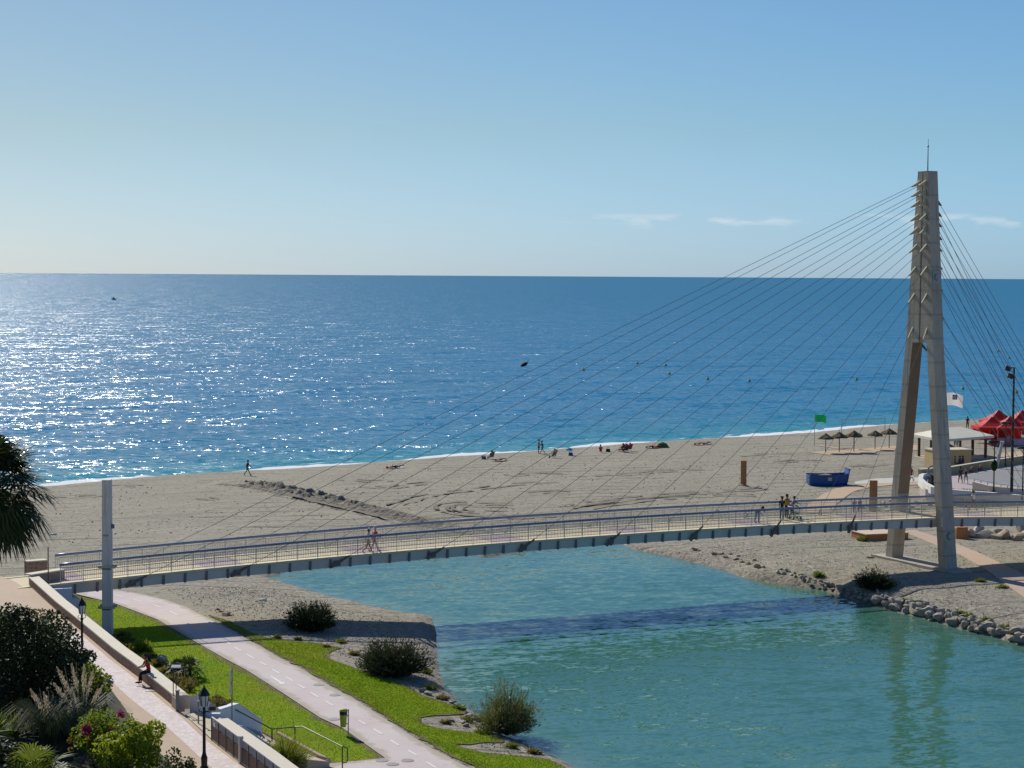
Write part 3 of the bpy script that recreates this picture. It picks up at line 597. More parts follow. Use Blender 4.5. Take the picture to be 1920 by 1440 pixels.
c = N.mix(N.ramp(vo.outputs['Color'], .2, .8), (.52, .44, .41), (.63, .55, .52)); c = N.mix(N.ramp(vd.outputs['Distance'], .05, .015), c, (.42, .34, .31)); pink_m = N.done(N.bsdf(c, .8, .3))
pinkL = [(120, 1196), (181, 1252), (250, 1315), (312, 1362), (397, 1440), (470, 1506), (640, 1660)]; mb = MB()
q = [at(x, y, ZPR + .006) for x, y in pinkL]; e = [Vector((p.x - .25, p.y, ZPR + .006)) for p in PE[2:]]
mb.add([tuple(p) for p in q + e[::-1]], [tuple(range(len(q) + len(e)))]); struct(mb.build('promenade_strip', pink_m))
N = NT('rubble_stone'); vo = N.n('ShaderNodeTexVoronoi'); vo.inputs['Scale'].default_value = 5; N.t.links.new(N.tc.outputs['Object'], vo.inputs['Vector'])
vd = N.n('ShaderNodeTexVoronoi', feature='DISTANCE_TO_EDGE'); vd.inputs['Scale'].default_value = 5; N.t.links.new(N.tc.outputs['Object'], vd.inputs['Vector'])
c = N.mix(N.ramp(vo.outputs['Color'], .2, .8), (.30, .20, .145), (.20, .14, .11)); c = N.mix(N.ramp(vd.outputs['Distance'], .06, .02), c, (.36, .27, .20)); rubble = N.done(N.bsdf(c, .9, .2, 0, N.bump(vd.outputs['Distance'], .6, .05)))
capm = mat('wall_cap', (.62, .555, .43), (.53, .475, .37), 1.2, .8, .3, fine=.15)
def wall_strip(name, pts, h, w, m, label, cat, z=ZPR, cap=True, capw=.06, caph=.07):
    r_ = empty(name, (pts[0].x, pts[0].y, z), label, cat); mb = MB(); cp = MB()
    n = len(pts); L, Rr = [], []
    for i in range(n):
        d = (pts[min(i + 1, n - 1)] - pts[max(i - 1, 0)]); d.z = 0; d.normalize(); nr = Vector((-d.y, d.x, 0)); L.append((pts[i], nr))
    for i in range(n - 1):
        (p, a), (q, b) = L[i], L[i + 1]
        f = lambda o, zz: [Vector((p.x, p.y, zz)) + a * o, Vector((q.x, q.y, zz)) + b * o]
        w0, w1 = f(0, z - .3), f(w, z - .3); t0, t1 = f(0, z + h), f(w, z + h); mb.hexa([w0[0], w0[1], w1[1], w1[0]], [t0[0], t0[1], t1[1], t1[0]])
        if cap:
            w0, w1 = f(-capw, z + h), f(w + capw, z + h); t0, t1 = f(-capw, z + h + caph), f(w + capw, z + h + caph); cp.hexa([w0[0], w0[1], w1[1], w1[0]], [t0[0], t0[1], t1[1], t1[0]])
    mb.build('wall', m, r_)
    if cap: cp.build('cap', capm, r_)
    return r_
wall_strip('seat_wall', PE[:6], .50, .52, rubble, 'long stone seat wall with cream cap edging the pink promenade', 'wall')
mb = MB(); p = PE[6] + Vector((.25, -.05, 0)); r_ = empty('wall_pier', p, 'round-topped stone pier ending the seat wall at the stairs', 'wall')
d = (PE[6] - PE[5]).normalized(); nr = Vector((-d.y, d.x, 0)); Mx = Matrix((d, nr, Vector((0, 0, 1)))).transposed()
pc = PE[5] + d * .42 + nr * .27; arch = [(-.36, 0), (.36, 0), (.36, .48)] + [(.36 * math.cos(t), .48 + .16 * math.sin(t)) for t in np.linspace(0, math.pi, 9)[1:-1]] + [(-.36, .48)]
vs = [pc + nr * (x) + d * o + Vector((0, 0, y)) for o in (-.36, .36) for x, y in arch]; n = len(arch)
mb.add(vs, [tuple(range(n))[::-1], tuple(range(n, 2 * n))] + [(i, (i + 1) % n, n + (i + 1) % n, n + i) for i in range(n)]); mb.build('pier', mat('pier_stone', (.42, .35, .27), (.33, .27, .21), 3, bump=.3), r_)
# stone pillars and white retaining wall at the bridge landing
stone_bl = N = None
N = NT('ashlar'); br = N.n('ShaderNodeTexBrick'); br.inputs['Scale'].default_value = 2.2; br.inputs['Mortar Size'].default_value = .03; br.offset = .37
mp_ = N.n('ShaderNodeMapping'); mp_.inputs['Rotation'].default_value = (R(90), 0, 0); N.t.links.new(N.tc.outputs['Object'], mp_.inputs[0]); N.t.links.new(mp_.outputs[0], br.inputs['Vector'])
br.inputs['Color1'].default_value = (.27, .24, .20, 1); br.inputs['Color2'].default_value = (.36, .31, .25, 1); br.inputs['Mortar'].default_value = (.17, .145, .12, 1)
ashlar = N.done(N.bsdf(br.outputs['Color'], .9, .2, 0, N.bump(br.outputs['Fac'], -.5, .03)))
a, b = at(72, 1096, ZPR), at(121, 1088, ZPR)
r_ = empty('stone_pillar', a, 'low block-stone wall with cream cap at the near side of the bridge landing', 'wall')
e = (b - a).normalized(); nr = Vector((-e.y, e.x, 0))
mb = MB(); f = lambda o, z, x0=0, x1=0: [a + nr * o[0] + e * x0 + Vector((0, 0, z)), b + nr * o[0] + e * x1 + Vector((0, 0, z)), b + nr * o[1] + e * x1 + Vector((0, 0, z)), a + nr * o[1] + e * x0 + Vector((0, 0, z))]
mb.hexa(f((0, .55), -3), f((0, .55), .62)); mb.build('wall', ashlar, r_); mb = MB(); mb.hexa(f((-.06, .61), .62, -.6, .05), f((-.06, .61), .71, -.6, .05)); mb.build('cap', capm, r_)
a, b = at(50, 1072, ZPR), at(89, 1069, ZPR)
r_ = empty('stone_pillar', a, 'brown stone end wall on the far side of the bridge landing behind the palm', 'wall'); e = (b - a).normalized(); nr = Vector((-e.y, e.x, 0))
mb = MB(); mb.hexa(f((0, .5), -2.5), f((0, .5), .62)); mb.build('wall', rubble, r_); mb = MB(); mb.hexa(f((-.05, .55), .62), f((-.05, .55), .69)); mb.build('cap', capm, r_)
whitew = mat('white_render', (.70, .71, .71), (.62, .63, .64), .9, .85, .3, fine=.08)
a, b = at(110, 1094, 5.0), at(134.5, 1091, 5.0); a = B(-69.4, -HW - .02, 5.0); e = U; nr = -NV
r_ = empty('retaining_wall', Vector((a.x, a.y, 2.2)), 'white rendered stepped abutment wall under the near end of the bridge', 'wall')
mb = MB(); q = lambda s0, s1, c0, c1, z: [B(s0, c0, z), B(s1, c0, z), B(s1, c1, z), B(s0, c1, z)]
mb.hexa(q(-70.4, -67.3, -HW - .6, -HW + .2, 1.2), q(-70.4, -67.3, -HW - .6, -HW + .2, 5.0)); mb.hexa(q(-67.3, -66.8, -HW - .6, HW, 1.2), q(-67.3, -66.8, -HW - .6, HW, 4.3)); mb.build('wall', whitew, r_)
# ------------------------------------------------------------------ stairs, fence and street furniture by the promenade
def facewall(name, pts, th, m, label, cat, capmat=None):
    """wall through (px, py at foot, z at foot, py at top); thickness goes away from the viewer"""
    P = [at(x, yb, z) for x, yb, z, yt in pts]; Zt = [atY(x, yt, p.y).z for (x, yb, z, yt), p in zip(pts, P)]
    r_ = empty(name, P[0], label, cat); mb = MB(); cp = MB()
    for i in range(len(P) - 1):
        p, q = P[i], P[i + 1]; d = (q - p); d.z = 0; d.normalize(); n_ = Vector((-d.y, d.x, 0)) * th; zz_ = Vector((0, 0, 1))
        f = lambda v, z: Vector((v.x, v.y, z))
        mb.hexa([f(p, 1.5), f(q, 1.5), f(q + n_, 1.5), f(p + n_, 1.5)], [f(p, Zt[i]), f(q, Zt[i + 1]), f(q + n_, Zt[i + 1]), f(p + n_, Zt[i])])
        if capmat:
            o = n_.normalized() * .04
            cp.hexa([f(p - o, Zt[i]), f(q - o, Zt[i + 1]), f(q + n_ + o, Zt[i + 1]), f(p + n_ + o, Zt[i])], [f(p - o, Zt[i] + .04), f(q - o, Zt[i + 1] + .04), f(q + n_ + o, Zt[i + 1] + .04), f(p + n_ + o, Zt[i] + .04)])
    mb.build('wall', m, r_)
    if capmat: cp.build('cap', capmat, r_)
    return P
facewall('stair_parapet', [(356, 1333, 5.1, 1308), (375, 1337, 5.1, 1303), (411, 1352, 4.6, 1331)], .25, whitew, 'white stair parapet stub right behind the round-topped pier', 'parapet', whitew)
facewall('stair_parapet', [(412, 1354, 4.5, 1331), (447, 1370, 3.6, 1320), (491, 1374, 3.0, 1351)], .25, whitew, 'large white gable-topped stair wall beside the lawn', 'parapet', whitew)
facewall('stair_parapet', [(435, 1381, 4.6, 1361), (455, 1386, 4.3, 1362), (506, 1413, 3.1, 1399)], .22, whitew, 'lower white stair wall behind the brown fence', 'parapet', whitew)
lnd = mat('landing_cream', (.52, .44, .31), (.45, .375, .26), 1.5, .85, .2)
mb = MB(); q = [at(347, 1341, ZPR), at(398, 1387, ZPR), at(432, 1370, ZPR), at(376, 1334, ZPR)]; mb.prism([(p.x, p.y) for p in q], 1.5, ZPR + .012)
a0, a1 = at(405, 1352, 4.9), at(432, 1376, 4.9); b0, b1 = at(486, 1378, 3.0), at(505, 1400, 3.0)
for i in range(11):
    t0, t1 = i / 11, (i + 1) / 11; L = lambda t: (a0.lerp(b0, t), a1.lerp(b1, t)); (p, q), (u_, w_) = L(t0), L(t1); z = 4.95 - (i) * .175
    mb.hexa([Vector((v.x, v.y, 1.5)) for v in (p, q, w_, u_)], [Vector((v.x, v.y, z)) for v in (p, q, w_, u_)])
top_mesh(mb, 'staircase', lnd, 'cream stair flight and landing descending from the promenade to the cycle path', 'stairs')
mb = MB(); q = [at(474, 1372, 2.95), at(522, 1376, 2.75), at(618, 1428, 2.34), at(576, 1440, 2.36), at(500, 1404, 2.95)]
mb.prism([(p.x, p.y) for p in q], 1.2, [p.z for p in q]); cu = MB()
for i, j in ((1, 2), (3, 4)): d = (q[j] - q[i]); cu.tube([q[i] + Vector((0, 0, .03)), q[j] + Vector((0, 0, .03))], .11, 6)
r_ = empty('ramp', q[0], 'tan ramp with pale kerbs at the foot of the stairs beside the lawn', 'ramp'); mb.build('ramp_slab', mat('ramp_tan', (.52, .40, .28), (.45, .34, .24), 1), r_)
cu = [MB().tube([q[i] + Vector((0, 0, .03)), q[j] + Vector((0, 0, .03))], .11, 6).build('kerb', lnd, r_) for i, j in ((1, 2), (3, 4))]
# handrail on the stairs
railm = mat('dark_rail', (.07, .065, .06), (.05, .05, .05), 4, .4, .5, .5)
hp = [(405, 1311, 85.9), (510, 1367, 88.0), (553, 1363, 88.5), (567, 1362, 88.4), (642, 1400, 86.2)]
HP = [atY(*h) for h in hp]; r_ = empty('stair_handrail', Vector((HP[1].x, HP[1].y, 2.9)), 'thin dark metal handrail beside the stairs and ramp', 'handrail')
MB().tube(HP, .028, 6).build('rail', railm, r_)
for (x, yb, z), h in zip(((510, 1397, 2.9), (553, 1405, 2.6), (642, 1442, 2.3)), (HP[1], HP[2], HP[4])): MB().tube([Vector((h.x, h.y, z - .3)), h], .03, 6).build('post', railm, r_)
e = HP[4]; MB().tube([e, e + Vector((.16, 0, -.03)), e + Vector((.23, 0, -.12)), e + Vector((.24, 0, -.62)), e + Vector((.18, 0, -.72)), e + Vector((.02, 0, -.74))], .026, 6).build('end_loop', railm, r_)
# low wall and brown fence beyond the stair opening
d7 = (PE[9] - PE[7]).normalized(); n7 = Vector((-d7.y, d7.x, 0))
wall_strip('seat_wall', [p + n7 * .14 for p in (PE[7], PE[8], PE[9], PE[10])], .80, .50, mat('cream_render', (.50, .42, .29), (.43, .36, .25), 1.2), 'cream-capped wall behind the brown fence with red emblems', 'wall')
fr_ = empty('metal_fence', PE[7], 'brown panel fence with pale bars and red emblems beside the pink promenade', 'fence')
brown = mat('fence_brown', (.085, .060, .042), (.06, .044, .033), 3, .6, .3); palebar = mat('fence_pale', (.50, .48, .44), (.42, .40, .37), 4, .5, .4); redm = mat('emblem_red', (.28, .045, .03), (.22, .04, .03), 5, .6)
Mf = Matrix((d7, n7, Vector((0, 0, 1)))).transposed(); pw = 1.02
for i in range(9):
    o = PE[7] + d7 * (pw * i + .06); c = o + d7 * pw / 2
    pn = MB().box(c + Vector((0, 0, .36)), (pw - .06, .04, .56), M=Mf).build('panel', brown, fr_)
    b = MB()
    for z in (.70, .77, .84, .91): b.box(c + Vector((0, 0, z)), (pw - .06, .03, .026), M=Mf)
    for x in (-.45, .45): b.box(c + d7 * x + Vector((0, 0, .52)), (.03, .035, .95), M=Mf)
    b.box(c + Vector((0, 0, .98)), (pw, .07, .05), M=Mf); b.box(c + Vector((0, 0, .05)), (pw, .05, .05), M=Mf); b.build('bars', palebar, pn)
    MB().box(o + d7 * -.03 + Vector((0, 0, .5)), (.05, .07, 1.0), M=Mf).build('post', palebar if i == 4 else brown, fr_)
    em = MB(); P = [(.10 * math.sin(t), .15 * math.cos(t)) for t in np.linspace(0, 6.283, 13)[:-1]]; cc0 = c + Vector((0, 0, .40)) - n7 * .026
    for k in range(12):
        (x0, y0), (x1, y1) = P[k], P[(k + 1) % 12]; f = lambda x, y, r: cc0 + d7 * x * r + Vector((0, 0, y * r)); em.quad(f(x0, y0, 1), f(x1, y1, 1), f(x1, y1, .55), f(x0, y0, .55))
    em.quad(cc0 + d7 * -.05 + Vector((0, 0, -.15)), cc0 + d7 * .05 + Vector((0, 0, -.15)), cc0 + d7 * .03 + Vector((0, 0, -.24)), cc0 + d7 * -.03 + Vector((0, 0, -.24)))
    em.build('emblem', redm, pn)
p = PE[7] + d7 * 4.12 - n7 * .02; MB().box(p + Vector((0, 0, .55)), (.16, .16, 1.10), M=Mf).build('end_post', palebar, fr_)
# lantern lamp posts
black = mat('black_iron', (.018, .018, .020), (.012, .012, .014), 3, .42, .5, .3)
N = NT('lantern_glass'); g_ = N.bsdf((.75, .76, .72), .25, .5, 0, **{'Transmission Weight': .35}); glassm = N.done(g_)
def lamp_post(loc, label):
    r_ = empty('street_lamp', loc, label, 'street lamp', 'black lantern lamps along the promenade'); L = Vector(loc)
    mb = MB(); mb.lathe(L, [(.17, 0), (.17, .12), (.12, .18), (.13, .5), (.085, .62), (.065, .72), (.055, 2.2), (.075, 2.24), (.075, 2.30), (.05, 2.34), (.05, 2.48), (.09, 2.52)], 10); mb.build('pole', black, r_, smooth=False)
    mb = MB()
    for k in range(4):
        t = k * math.pi / 2 + .4; c, s_ = math.cos(t), math.sin(t)
        mb.tube([L + Vector((c * .05, s_ * .05, 2.30)), L + Vector((c * .17, s_ * .17, 2.33)), L + Vector((c * .20, s_ * .20, 2.42)), L + Vector((c * .13, s_ * .13, 2.47))], .018, 5)
    mb.build('scroll', black, r_)
    hd = MB().lathe(L, [(.10, 2.52), (.12, 2.55), (.195, 2.96)], 6).build('lantern_glass', glassm, r_)
    mb = MB()
    for k in range(6):
        t = k * math.pi / 3; c, s_ = math.cos(t), math.sin(t); mb.tube([L + Vector((c * .125, s_ * .125, 2.53)), L + Vector((c * .20, s_ * .20, 2.98))], .014, 4)
    mb.build('frame', black, r_)
    mb = MB(); mb.lathe(L, [(.235, 2.96), (.235, 2.985), (.13, 3.17), (.05, 3.27), (.03, 3.29)], 6); mb.lathe(L, [(.02, 3.28), (.045, 3.31), (.02, 3.35), (.008, 3.40)], 8); mb.build('lamp_roof', black, r_); return r_
l1 = atY(383, 1455, 74.2); near_lamp = lamp_post((l1.x, l1.y, ZPR), 'near black lantern street lamp carrying a small side floodlight'); l2 = atY(154, 1236, 94.4); lamp_post((l2.x, l2.y, ZPR), 'far black lantern street lamp partly behind the dark bushes')
mb = MB(); L = Vector((l1.x, l1.y, ZPR)); mb.tube([L + Vector((0, 0, 2.33)), L + Vector((.2, 0, 2.30)), L + Vector((.3, -.02, 2.40))], .022, 5); mb.box(L + Vector((.34, 0, 2.50)), (.24, .2, .2), M=Matrix.Rotation(.5, 3, 'X')); fl = mb.build('floodlight', black, near_lamp)
MB().box(L + Vector((.46, .02, 2.24)), (.34, .26, .03)).build('bracket_plate', palebar, fl)
# traffic sign seen from behind
p = atY(435, 1362, 83.8); r_ = empty('road_sign', (p.x, p.y, p.z), 'tall grey pole with two round signs seen from behind beside the white stair wall', 'road sign')
zt = atY(435, 1253, 83.8).z; MB().tube([Vector((p.x, p.y, 3.5)), Vector((p.x, p.y, zt))], .03, 8).build('pole', steel, r_)
sgn = mat('sign_back', (.30, .31, .30), (.25, .26, .25), 3, .5, .4, .3)
for yc in (1267, 1290):
    z = atY(435, yc, 83.8).z; mb = MB(); M_ = Matrix.Rotation(R(-72), 3, 'Z'); c = Vector((p.x, p.y - .04, z)); P = [(.30 * math.cos(t), .30 * math.sin(t)) for t in np.linspace(0, 6.283, 25)[:-1]]
    vs = [c + M_ @ Vector((x, o, y)) for o in (-.03, -.05) for x, y in P]; mb.add(vs, [tuple(range(24)), tuple(range(24, 48))[::-1]] + [(i, (i + 1) % 24, 24 + (i + 1) % 24, 24 + i)[::-1] for i in range(24)]); mb.build('sign_plate', sgn, r_)
# thin double pole stand and posts at the end of the seat wall
p = at(325, 1326, ZPR); r_ = empty('information_stand', p, 'thin two-legged metal stand with small white top plate ending the seat wall', 'stand')
for dx in (0, .13): MB().tube([p + Vector((dx, 0, 0)), p + Vector((dx, 0, 1.85))], .022, 6).build('leg', railm, r_)
MB().box(p + Vector((.14, -.06, 1.86)), (.42, .20, .04), M=Matrix.Rotation(.4, 3, 'X')).build('top_plate', mat('stand_white', (.7, .7, .7)), r_)
p = at(333, 1333, ZPR); mb = MB(); mb.box(p + Vector((0, 0, .45)), (.14, .14, .9)); mb.box(p + Vector((0, 0, .92)), (.18, .18, .05)); top_mesh(mb, 'bollard', steel, 'square grey bollard standing against the round-topped pier', 'bollard')
p = at(372, 1357, ZPR); mb = MB(); mb.tube([p, p + Vector((0, 0, .95))], .035, 6); mb.box(p + Vector((0, 0, .97)), (.16, .08, .05)); top_mesh(mb, 'bollard', steel, 'thin grey post at the top of the stair landing', 'bollard')
# litter bin
p = at(653, 1371, ZP); p.z = gz(p.x, p.y) + .04; r_ = empty('litter_bin', p, 'lime green litter bin hung on a post at the lawn edge of the cycle path', 'litter bin')
lime = mat('bin_lime', (.42, .42, .04), (.36, .36, .04), 3, .45, .4)
MB().tube([p + Vector((.0, 0, -.2)), p + Vector((0, 0, 1.25))], .028, 8).build('post', steel, r_)
b0 = p + Vector((-.24, 0, .38)); mb = MB(); mb.lathe(b0, [(.13, 0), (.145, .04), (.185, .62)], 14); body = mb.build('basket', lime, r_, smooth=False)
MB().lathe(b0, [(.187, .60), (.190, .78), (.13, .78)], 14).build('opening', black, r_); MB().lathe(b0, [(.205, .78), (.21, .82), (.15, .88), (.02, .90)], 14).build('lid', lime, r_)
mb = MB(); mb.box(b0 + Vector((.21, 0, .55)), (.1, .05, .04)); mb.box(b0 + Vector((.20, 0, .15)), (.12, .05, .04)); mb.build('bracket', steel, r_)
# tyre tracks in the sand
tm = mat('track_sand', (.19, .172, .13), (.14, .127, .097), 3, .95, .1)
mb = MB(); tr_px = [[(960, 942), (900, 942), (855, 944), (836, 948), (832, 953), (842, 959), (870, 964), (960, 969), (1040, 966)], [(960, 950), (900, 949), (870, 950), (855, 953), (856, 957), (880, 960), (960, 961)], [(740, 948), (767, 940), (792, 932), (830, 925), (890, 918), (955, 910), (1040, 903)],
         [(640, 900), (697, 903), (735, 901)], [(680, 912), (730, 914.5), (770, 909), (820, 905)], [(1060, 952), (1135, 940), (1235, 930), (1340, 923), (1440, 916)], [(1100, 953), (1210, 938), (1330, 930), (1420, 929)], [(75, 937), (130, 933), (200, 929)], [(210, 913), (240, 911), (268, 912)], [(380, 934), (400, 937), (420, 938)],
         [(950, 892), (1010, 889), (1060, 888)], [(1090, 896), (1170, 891), (1240, 884), (1330, 880)], [(1380, 856), (1450, 851), (1530, 852)], [(1450, 868), (1500, 864), (1545, 866)], [(1600, 876), (1650, 873), (1690, 872)], [(1000, 925), (1030, 922), (1070, 924)], [(600, 935), (700, 958), (780, 975)], [(560, 930), (640, 948), (740, 972)]]
for L in tr_px:
    P = [gp(*q) for q in L]; C_ = []
    for i in range(len(P) - 1):
        n = max(2, int((P[i + 1] - P[i]).length / .5))
        p0, p1, p2, p3 = P[max(i - 1, 0)], P[i], P[i + 1], P[min(i + 2, len(P) - 1)]
        for j in range(n): t = j / n; C_.append(.5 * ((2 * p1) + (p2 - p0) * t + (2 * p0 - 5 * p1 + 4 * p2 - p3) * t * t + (3 * p1 - p0 - 3 * p2 + p3) * t ** 3))
    if len(C_) < 3: continue
    zc, _, _ = ground_np(np.array([c.x for c in C_]), np.array([c.y for c in C_]))
    for o in (-.8, .8):
        row = []
        for i, c in enumerate(C_):
            d = (C_[min(i + 1, len(C_) - 1)] - C_[max(i - 1, 0)]); d.z = 0; d.normalize(); n_ = Vector((-d.y, d.x, 0)); w = .10 + .16 * max(0, .5 + noise.noise(Vector((c.x * .7, c.y * .7, o)))); k = c + n_ * (o + .12 * noise.noise(Vector((c.x * .4, c.y * .4, 3))))
            row.append((Vector((k.x, k.y, zc[i])) - n_ * w, Vector((k.x, k.y, zc[i])) + n_ * w, noise.noise(Vector((c.x * .5, c.y * .5, 5 + o)))))
        for (a, b, q), (c, d, _) in zip(row[:-1], row[1:]):
            if q > -.22: z_ = Vector((0, 0, .055 + .05)); mb.quad(a + z_, b + z_, d + z_, c + z_)
struct(mb.build('tyre_tracks', tm))
# ------------------------------------------------------------------ right bank: plaza, pavilion, beach furniture
ZQ = 3.2
plz = [(1724, 905), (1735, 917), (1772, 924), (1830, 928), (1925, 938), (2150, 960), (2300, 900), (2100, 855), (1925, 866), (1850, 877), (1782, 889), (1730, 893)]
N = NT('plaza_paving'); br = N.n('ShaderNodeTexBrick'); br.inputs['Scale'].default_value = 1.5; br.inputs['Mortar Size'].default_value = .012; N.t.links.new(N.tc.outputs['Object'], br.inputs['Vector'])
br.inputs['Color1'].default_value = (.44, .37, .35, 1); br.inputs['Color2'].default_value = (.40, .335, .32, 1); br.inputs['Mortar'].default_value = (.3, .25, .24, 1); plz_m = N.done(N.bsdf(br.outputs['Color'], .85, .2))
mb = MB(); mb.prism([(p.x, p.y) for p in A(plz, ZQ)], 0, ZQ); struct(mb.build('plaza', [plz_m]))
mb = MB(); q = A([(1796, 898), (1815, 888), (1850, 880), (1930, 871), (2080, 862), (2100, 905), (1925, 911), (1870, 905), (1830, 899)], ZQ + .006); mb.add([tuple(p) for p in q], [tuple(range(len(q)))]); struct(mb.build('road', mat('road_grey', (.26, .26, .255), (.22, .22, .215), .4, .9, .2, fine=.2)))
mb = MB(); q0 = A([(1812, 893), (1840, 885), (1880, 879), (1925, 876)], ZQ + .011); 
for a, b in zip(q0[:-1], q0[1:]): n_ = Vector((0, .12, 0)); mb.quad(a, b, b + n_, a + n_)
struct(mb.build('road_line', white))
yel = mat('yellow_wall', (.50, .36, .17), (.42, .31, .15), 1.0, .85, .2, fine=.2)
wall_strip('low_wall', [p for p in A([(1726, 894), (1782, 889.5), (1850, 878), (1925, 866.5), (2060, 858)], ZQ)], .75, .35, yel, 'low yellow wall with pale coping between the plaza and the beach', 'wall', z=ZQ)
bw = mat('bench_white', (.66, .64, .57), (.56, .54, .48), 1.2, .7, .3)
bp = A([(2000, 945), (1925, 938), (1850, 931), (1800, 927.5), (1770, 924.5), (1745, 920.5), (1729, 912), (1721, 904), (1723, 897), (1732, 893.5), (1744, 892.5)], ZQ)
wall_strip('curved_bench', [Vector(p) for p in bp[::-1]], .42, .5, bw, 'curved white bench wall sweeping round the spiral sculpture', 'bench', z=ZQ, cap=False)
facewall('ramp_wall', [(1823, 921, ZQ, 903), (1855, 929, ZQ - .2, 911), (1900, 933, ZQ - .3, 916), (1990, 938, ZQ - .3, 922)], .3, mat('ramp_cream', (.62, .56, .43), (.55, .49, .38), 1), 'cream ramp wall under the bright metal rail on the plaza', 'wall')
RP = [atY(x, y, Y) for x, y, Y in ((1825, 896, 193), (1850, 902, 191), (1875, 906.5, 190), (1900, 909.5, 189), (1990, 914, 188))]
r_ = empty('plaza_railing', Vector((RP[0].x, RP[0].y, ZQ)), 'bright silver flat rail on short posts along the plaza ramp', 'railing')
alu = mat('aluminium', (.75, .75, .76), (.68, .68, .69), 3, .3, .5, .7)
mb = MB(); n_ = Vector((0, .25, 0)); u_ = Vector((0, 0, .14))
for a, b in zip(RP[:-1], RP[1:]): mb.hexa([a - u_, b - u_, b + n_ - u_, a + n_ - u_], [a, b, b + n_, a + n_])
mb.build('rail', alu, r_)
for a, b in zip(RP[:-1], RP[1:]):
    for t in (.1, .6): c = a.lerp(b, t) + Vector((0, .12, 0)); MB().tube([c + Vector((0, 0, -.05)), c + Vector((0, 0, -.85))], .04, 6).build('post', steel, r_)
# bicycle rack
a, b = at(1806, 924, ZQ), at(1848, 928, ZQ); r_ = MB()
for k in range(9):
    c = a.lerp(b, k / 8); r_.tube([c + Vector((-.05, 0, 0)), c + Vector((-.12, .1, .40)), c + Vector((.12, .3, .42)), c + Vector((.18, .4, .02))], .025, 5)
r_.tube([a, b], .025, 5); top_mesh(r_, 'bicycle_rack', black, 'dark zigzag bicycle rack on the plaza below the cream ramp wall', 'bicycle rack')
# spiral sculpture on a dark plinth
p = at(1749, 911, ZQ); r_ = empty('spiral_sculpture', p, 'grey spiral sculpture on a dark plinth inside the curved white bench', 'sculpture')
mb = MB(); mb.box(p + Vector((0, 0, .45)), (.75, .75, .9), .3); mb.box(p + Vector((0, 0, .95)), (1.0, 1.0, .10), .3); pl_ = mb.build('plinth', mat('plinth_dark', (.035, .022, .022), (.025, .018, .018), 3, .4), r_); MB().box(p + Vector((.05, -.39, .5)), (.2, .03, .16), .3).build('plate', palebar, pl_)
mb = MB(); c = p + Vector((-.05, 0, 1.62)); P = []
for t in np.linspace(0, 3.6 * math.pi, 44): rr = .10 + .043 * t; P.append(c + Vector((rr * math.cos(t + .6), .03 * math.sin(t), rr * math.sin(t + .6))))
mb.tube(P, list(np.linspace(.05, .105, 44)), 8); mb.tube([c + Vector((.3, 0, .45)), c + Vector((.42, 0, .62)), c + Vector((.36, 0, .78))], [.09, .11, .06], 8); mb.build('spiral', mat('sculpture_stone', (.30, .29, .27), (.22, .21, .2), 4), r_, smooth=True)
# plaza planters
tc_ = mat('terracotta', (.30, .15, .09), (.24, .12, .08), 4)
for x, y, l in ((1823, 885.5, 'terracotta pot by the yellow wall, nearest to the walking couple'), (1839, 882.5, 'middle terracotta pot of the row by the yellow wall'), (1844, 877.5, 'small terracotta pot tight against the yellow wall')):
    p = at(x, y, ZQ + .01); mb = MB(); mb.lathe(p, [(.30, 0), (.28, .35), (.20, .42), (.18, .58), (.10, .62)], 10); top_mesh(mb, 'plant_pot', tc_, l, 'pot', 'terracotta pots along the yellow wall')
# lamps of the plaza
def tlamp(x, yb, yt, z, label, basket=False):
    p = at(x, yb, z); zt = atY(x, yt, p.y).z; r_ = empty('street_lamp', p, label, 'street lamp'); MB().lathe(p, [(.14, 0), (.14, .3), (.07, .4), (.055, zt - z)], 8).build('pole', black, r_)
    mb = MB(); mb.box((p.x - .05, p.y, zt + .10), (1.05, .35, .20)); mb.box((p.x - .05, p.y, zt + .22), (.7, .25, .06)); mb.build('lamp_head', black, r_)
    if basket:
        c = Vector((p.x, p.y, atY(x, 872, p.y).z)); mb = MB()
        mb.lathe(c, [(.05, -.62), (.22, -.5), (.33, -.2), (.34, .1), (.25, .35), (.08, .5)], 9); mb.build('flower_basket', leafmat('basket_green', (.02, .035, .012), (.03, .05, .015)), r_)
tlamp(1863, 926, 830, ZQ, 'black lamp with flat head and a dark round basket midway up its pole', True); tlamp(1885, 875, 795, ZQ, 'slim black flat-headed lamp by the yellow wall below the red tents'); tlamp(1917, 937, 842, ZQ, 'black flat-headed lamp at the right edge beside the bright rail')
p = at(1896.5, 931, ZQ); zt = atY(1900, 690, p.y).z; r_ = empty('light_mast', p, 'very tall black mast with two floodlights at its top', 'light mast')
MB().tube([p, p + Vector((0, 0, .5)), Vector((p.x, p.y, zt))], [.2, .16, .09], 8).build('pole', black, r_)
for dx, dz in ((-.62, -.05), (-.38, -.78)):
    c = Vector((p.x + dx, p.y, zt + dz)); mb = MB(); mb.box(c, (.55, .35, .48), M=Matrix.Rotation(.35, 3, 'Y')); mb.tube([c, Vector((p.x, p.y, c.z + .1))], .05, 6); mb.build('floodlight', black, r_)
mb = MB(); a, b = at(1868, 878, ZQ), atY(1879, 829, at(1868, 878, ZQ).y); mb.tube([a, b], .20, 8); mb.lathe(b, [(.24, -.1), (.24, .1)], 8); top_mesh(mb, 'slanted_post', mat('pale_tube', (.55, .54, .5)), 'pale slanted tube post behind the black basket lamp', 'post')
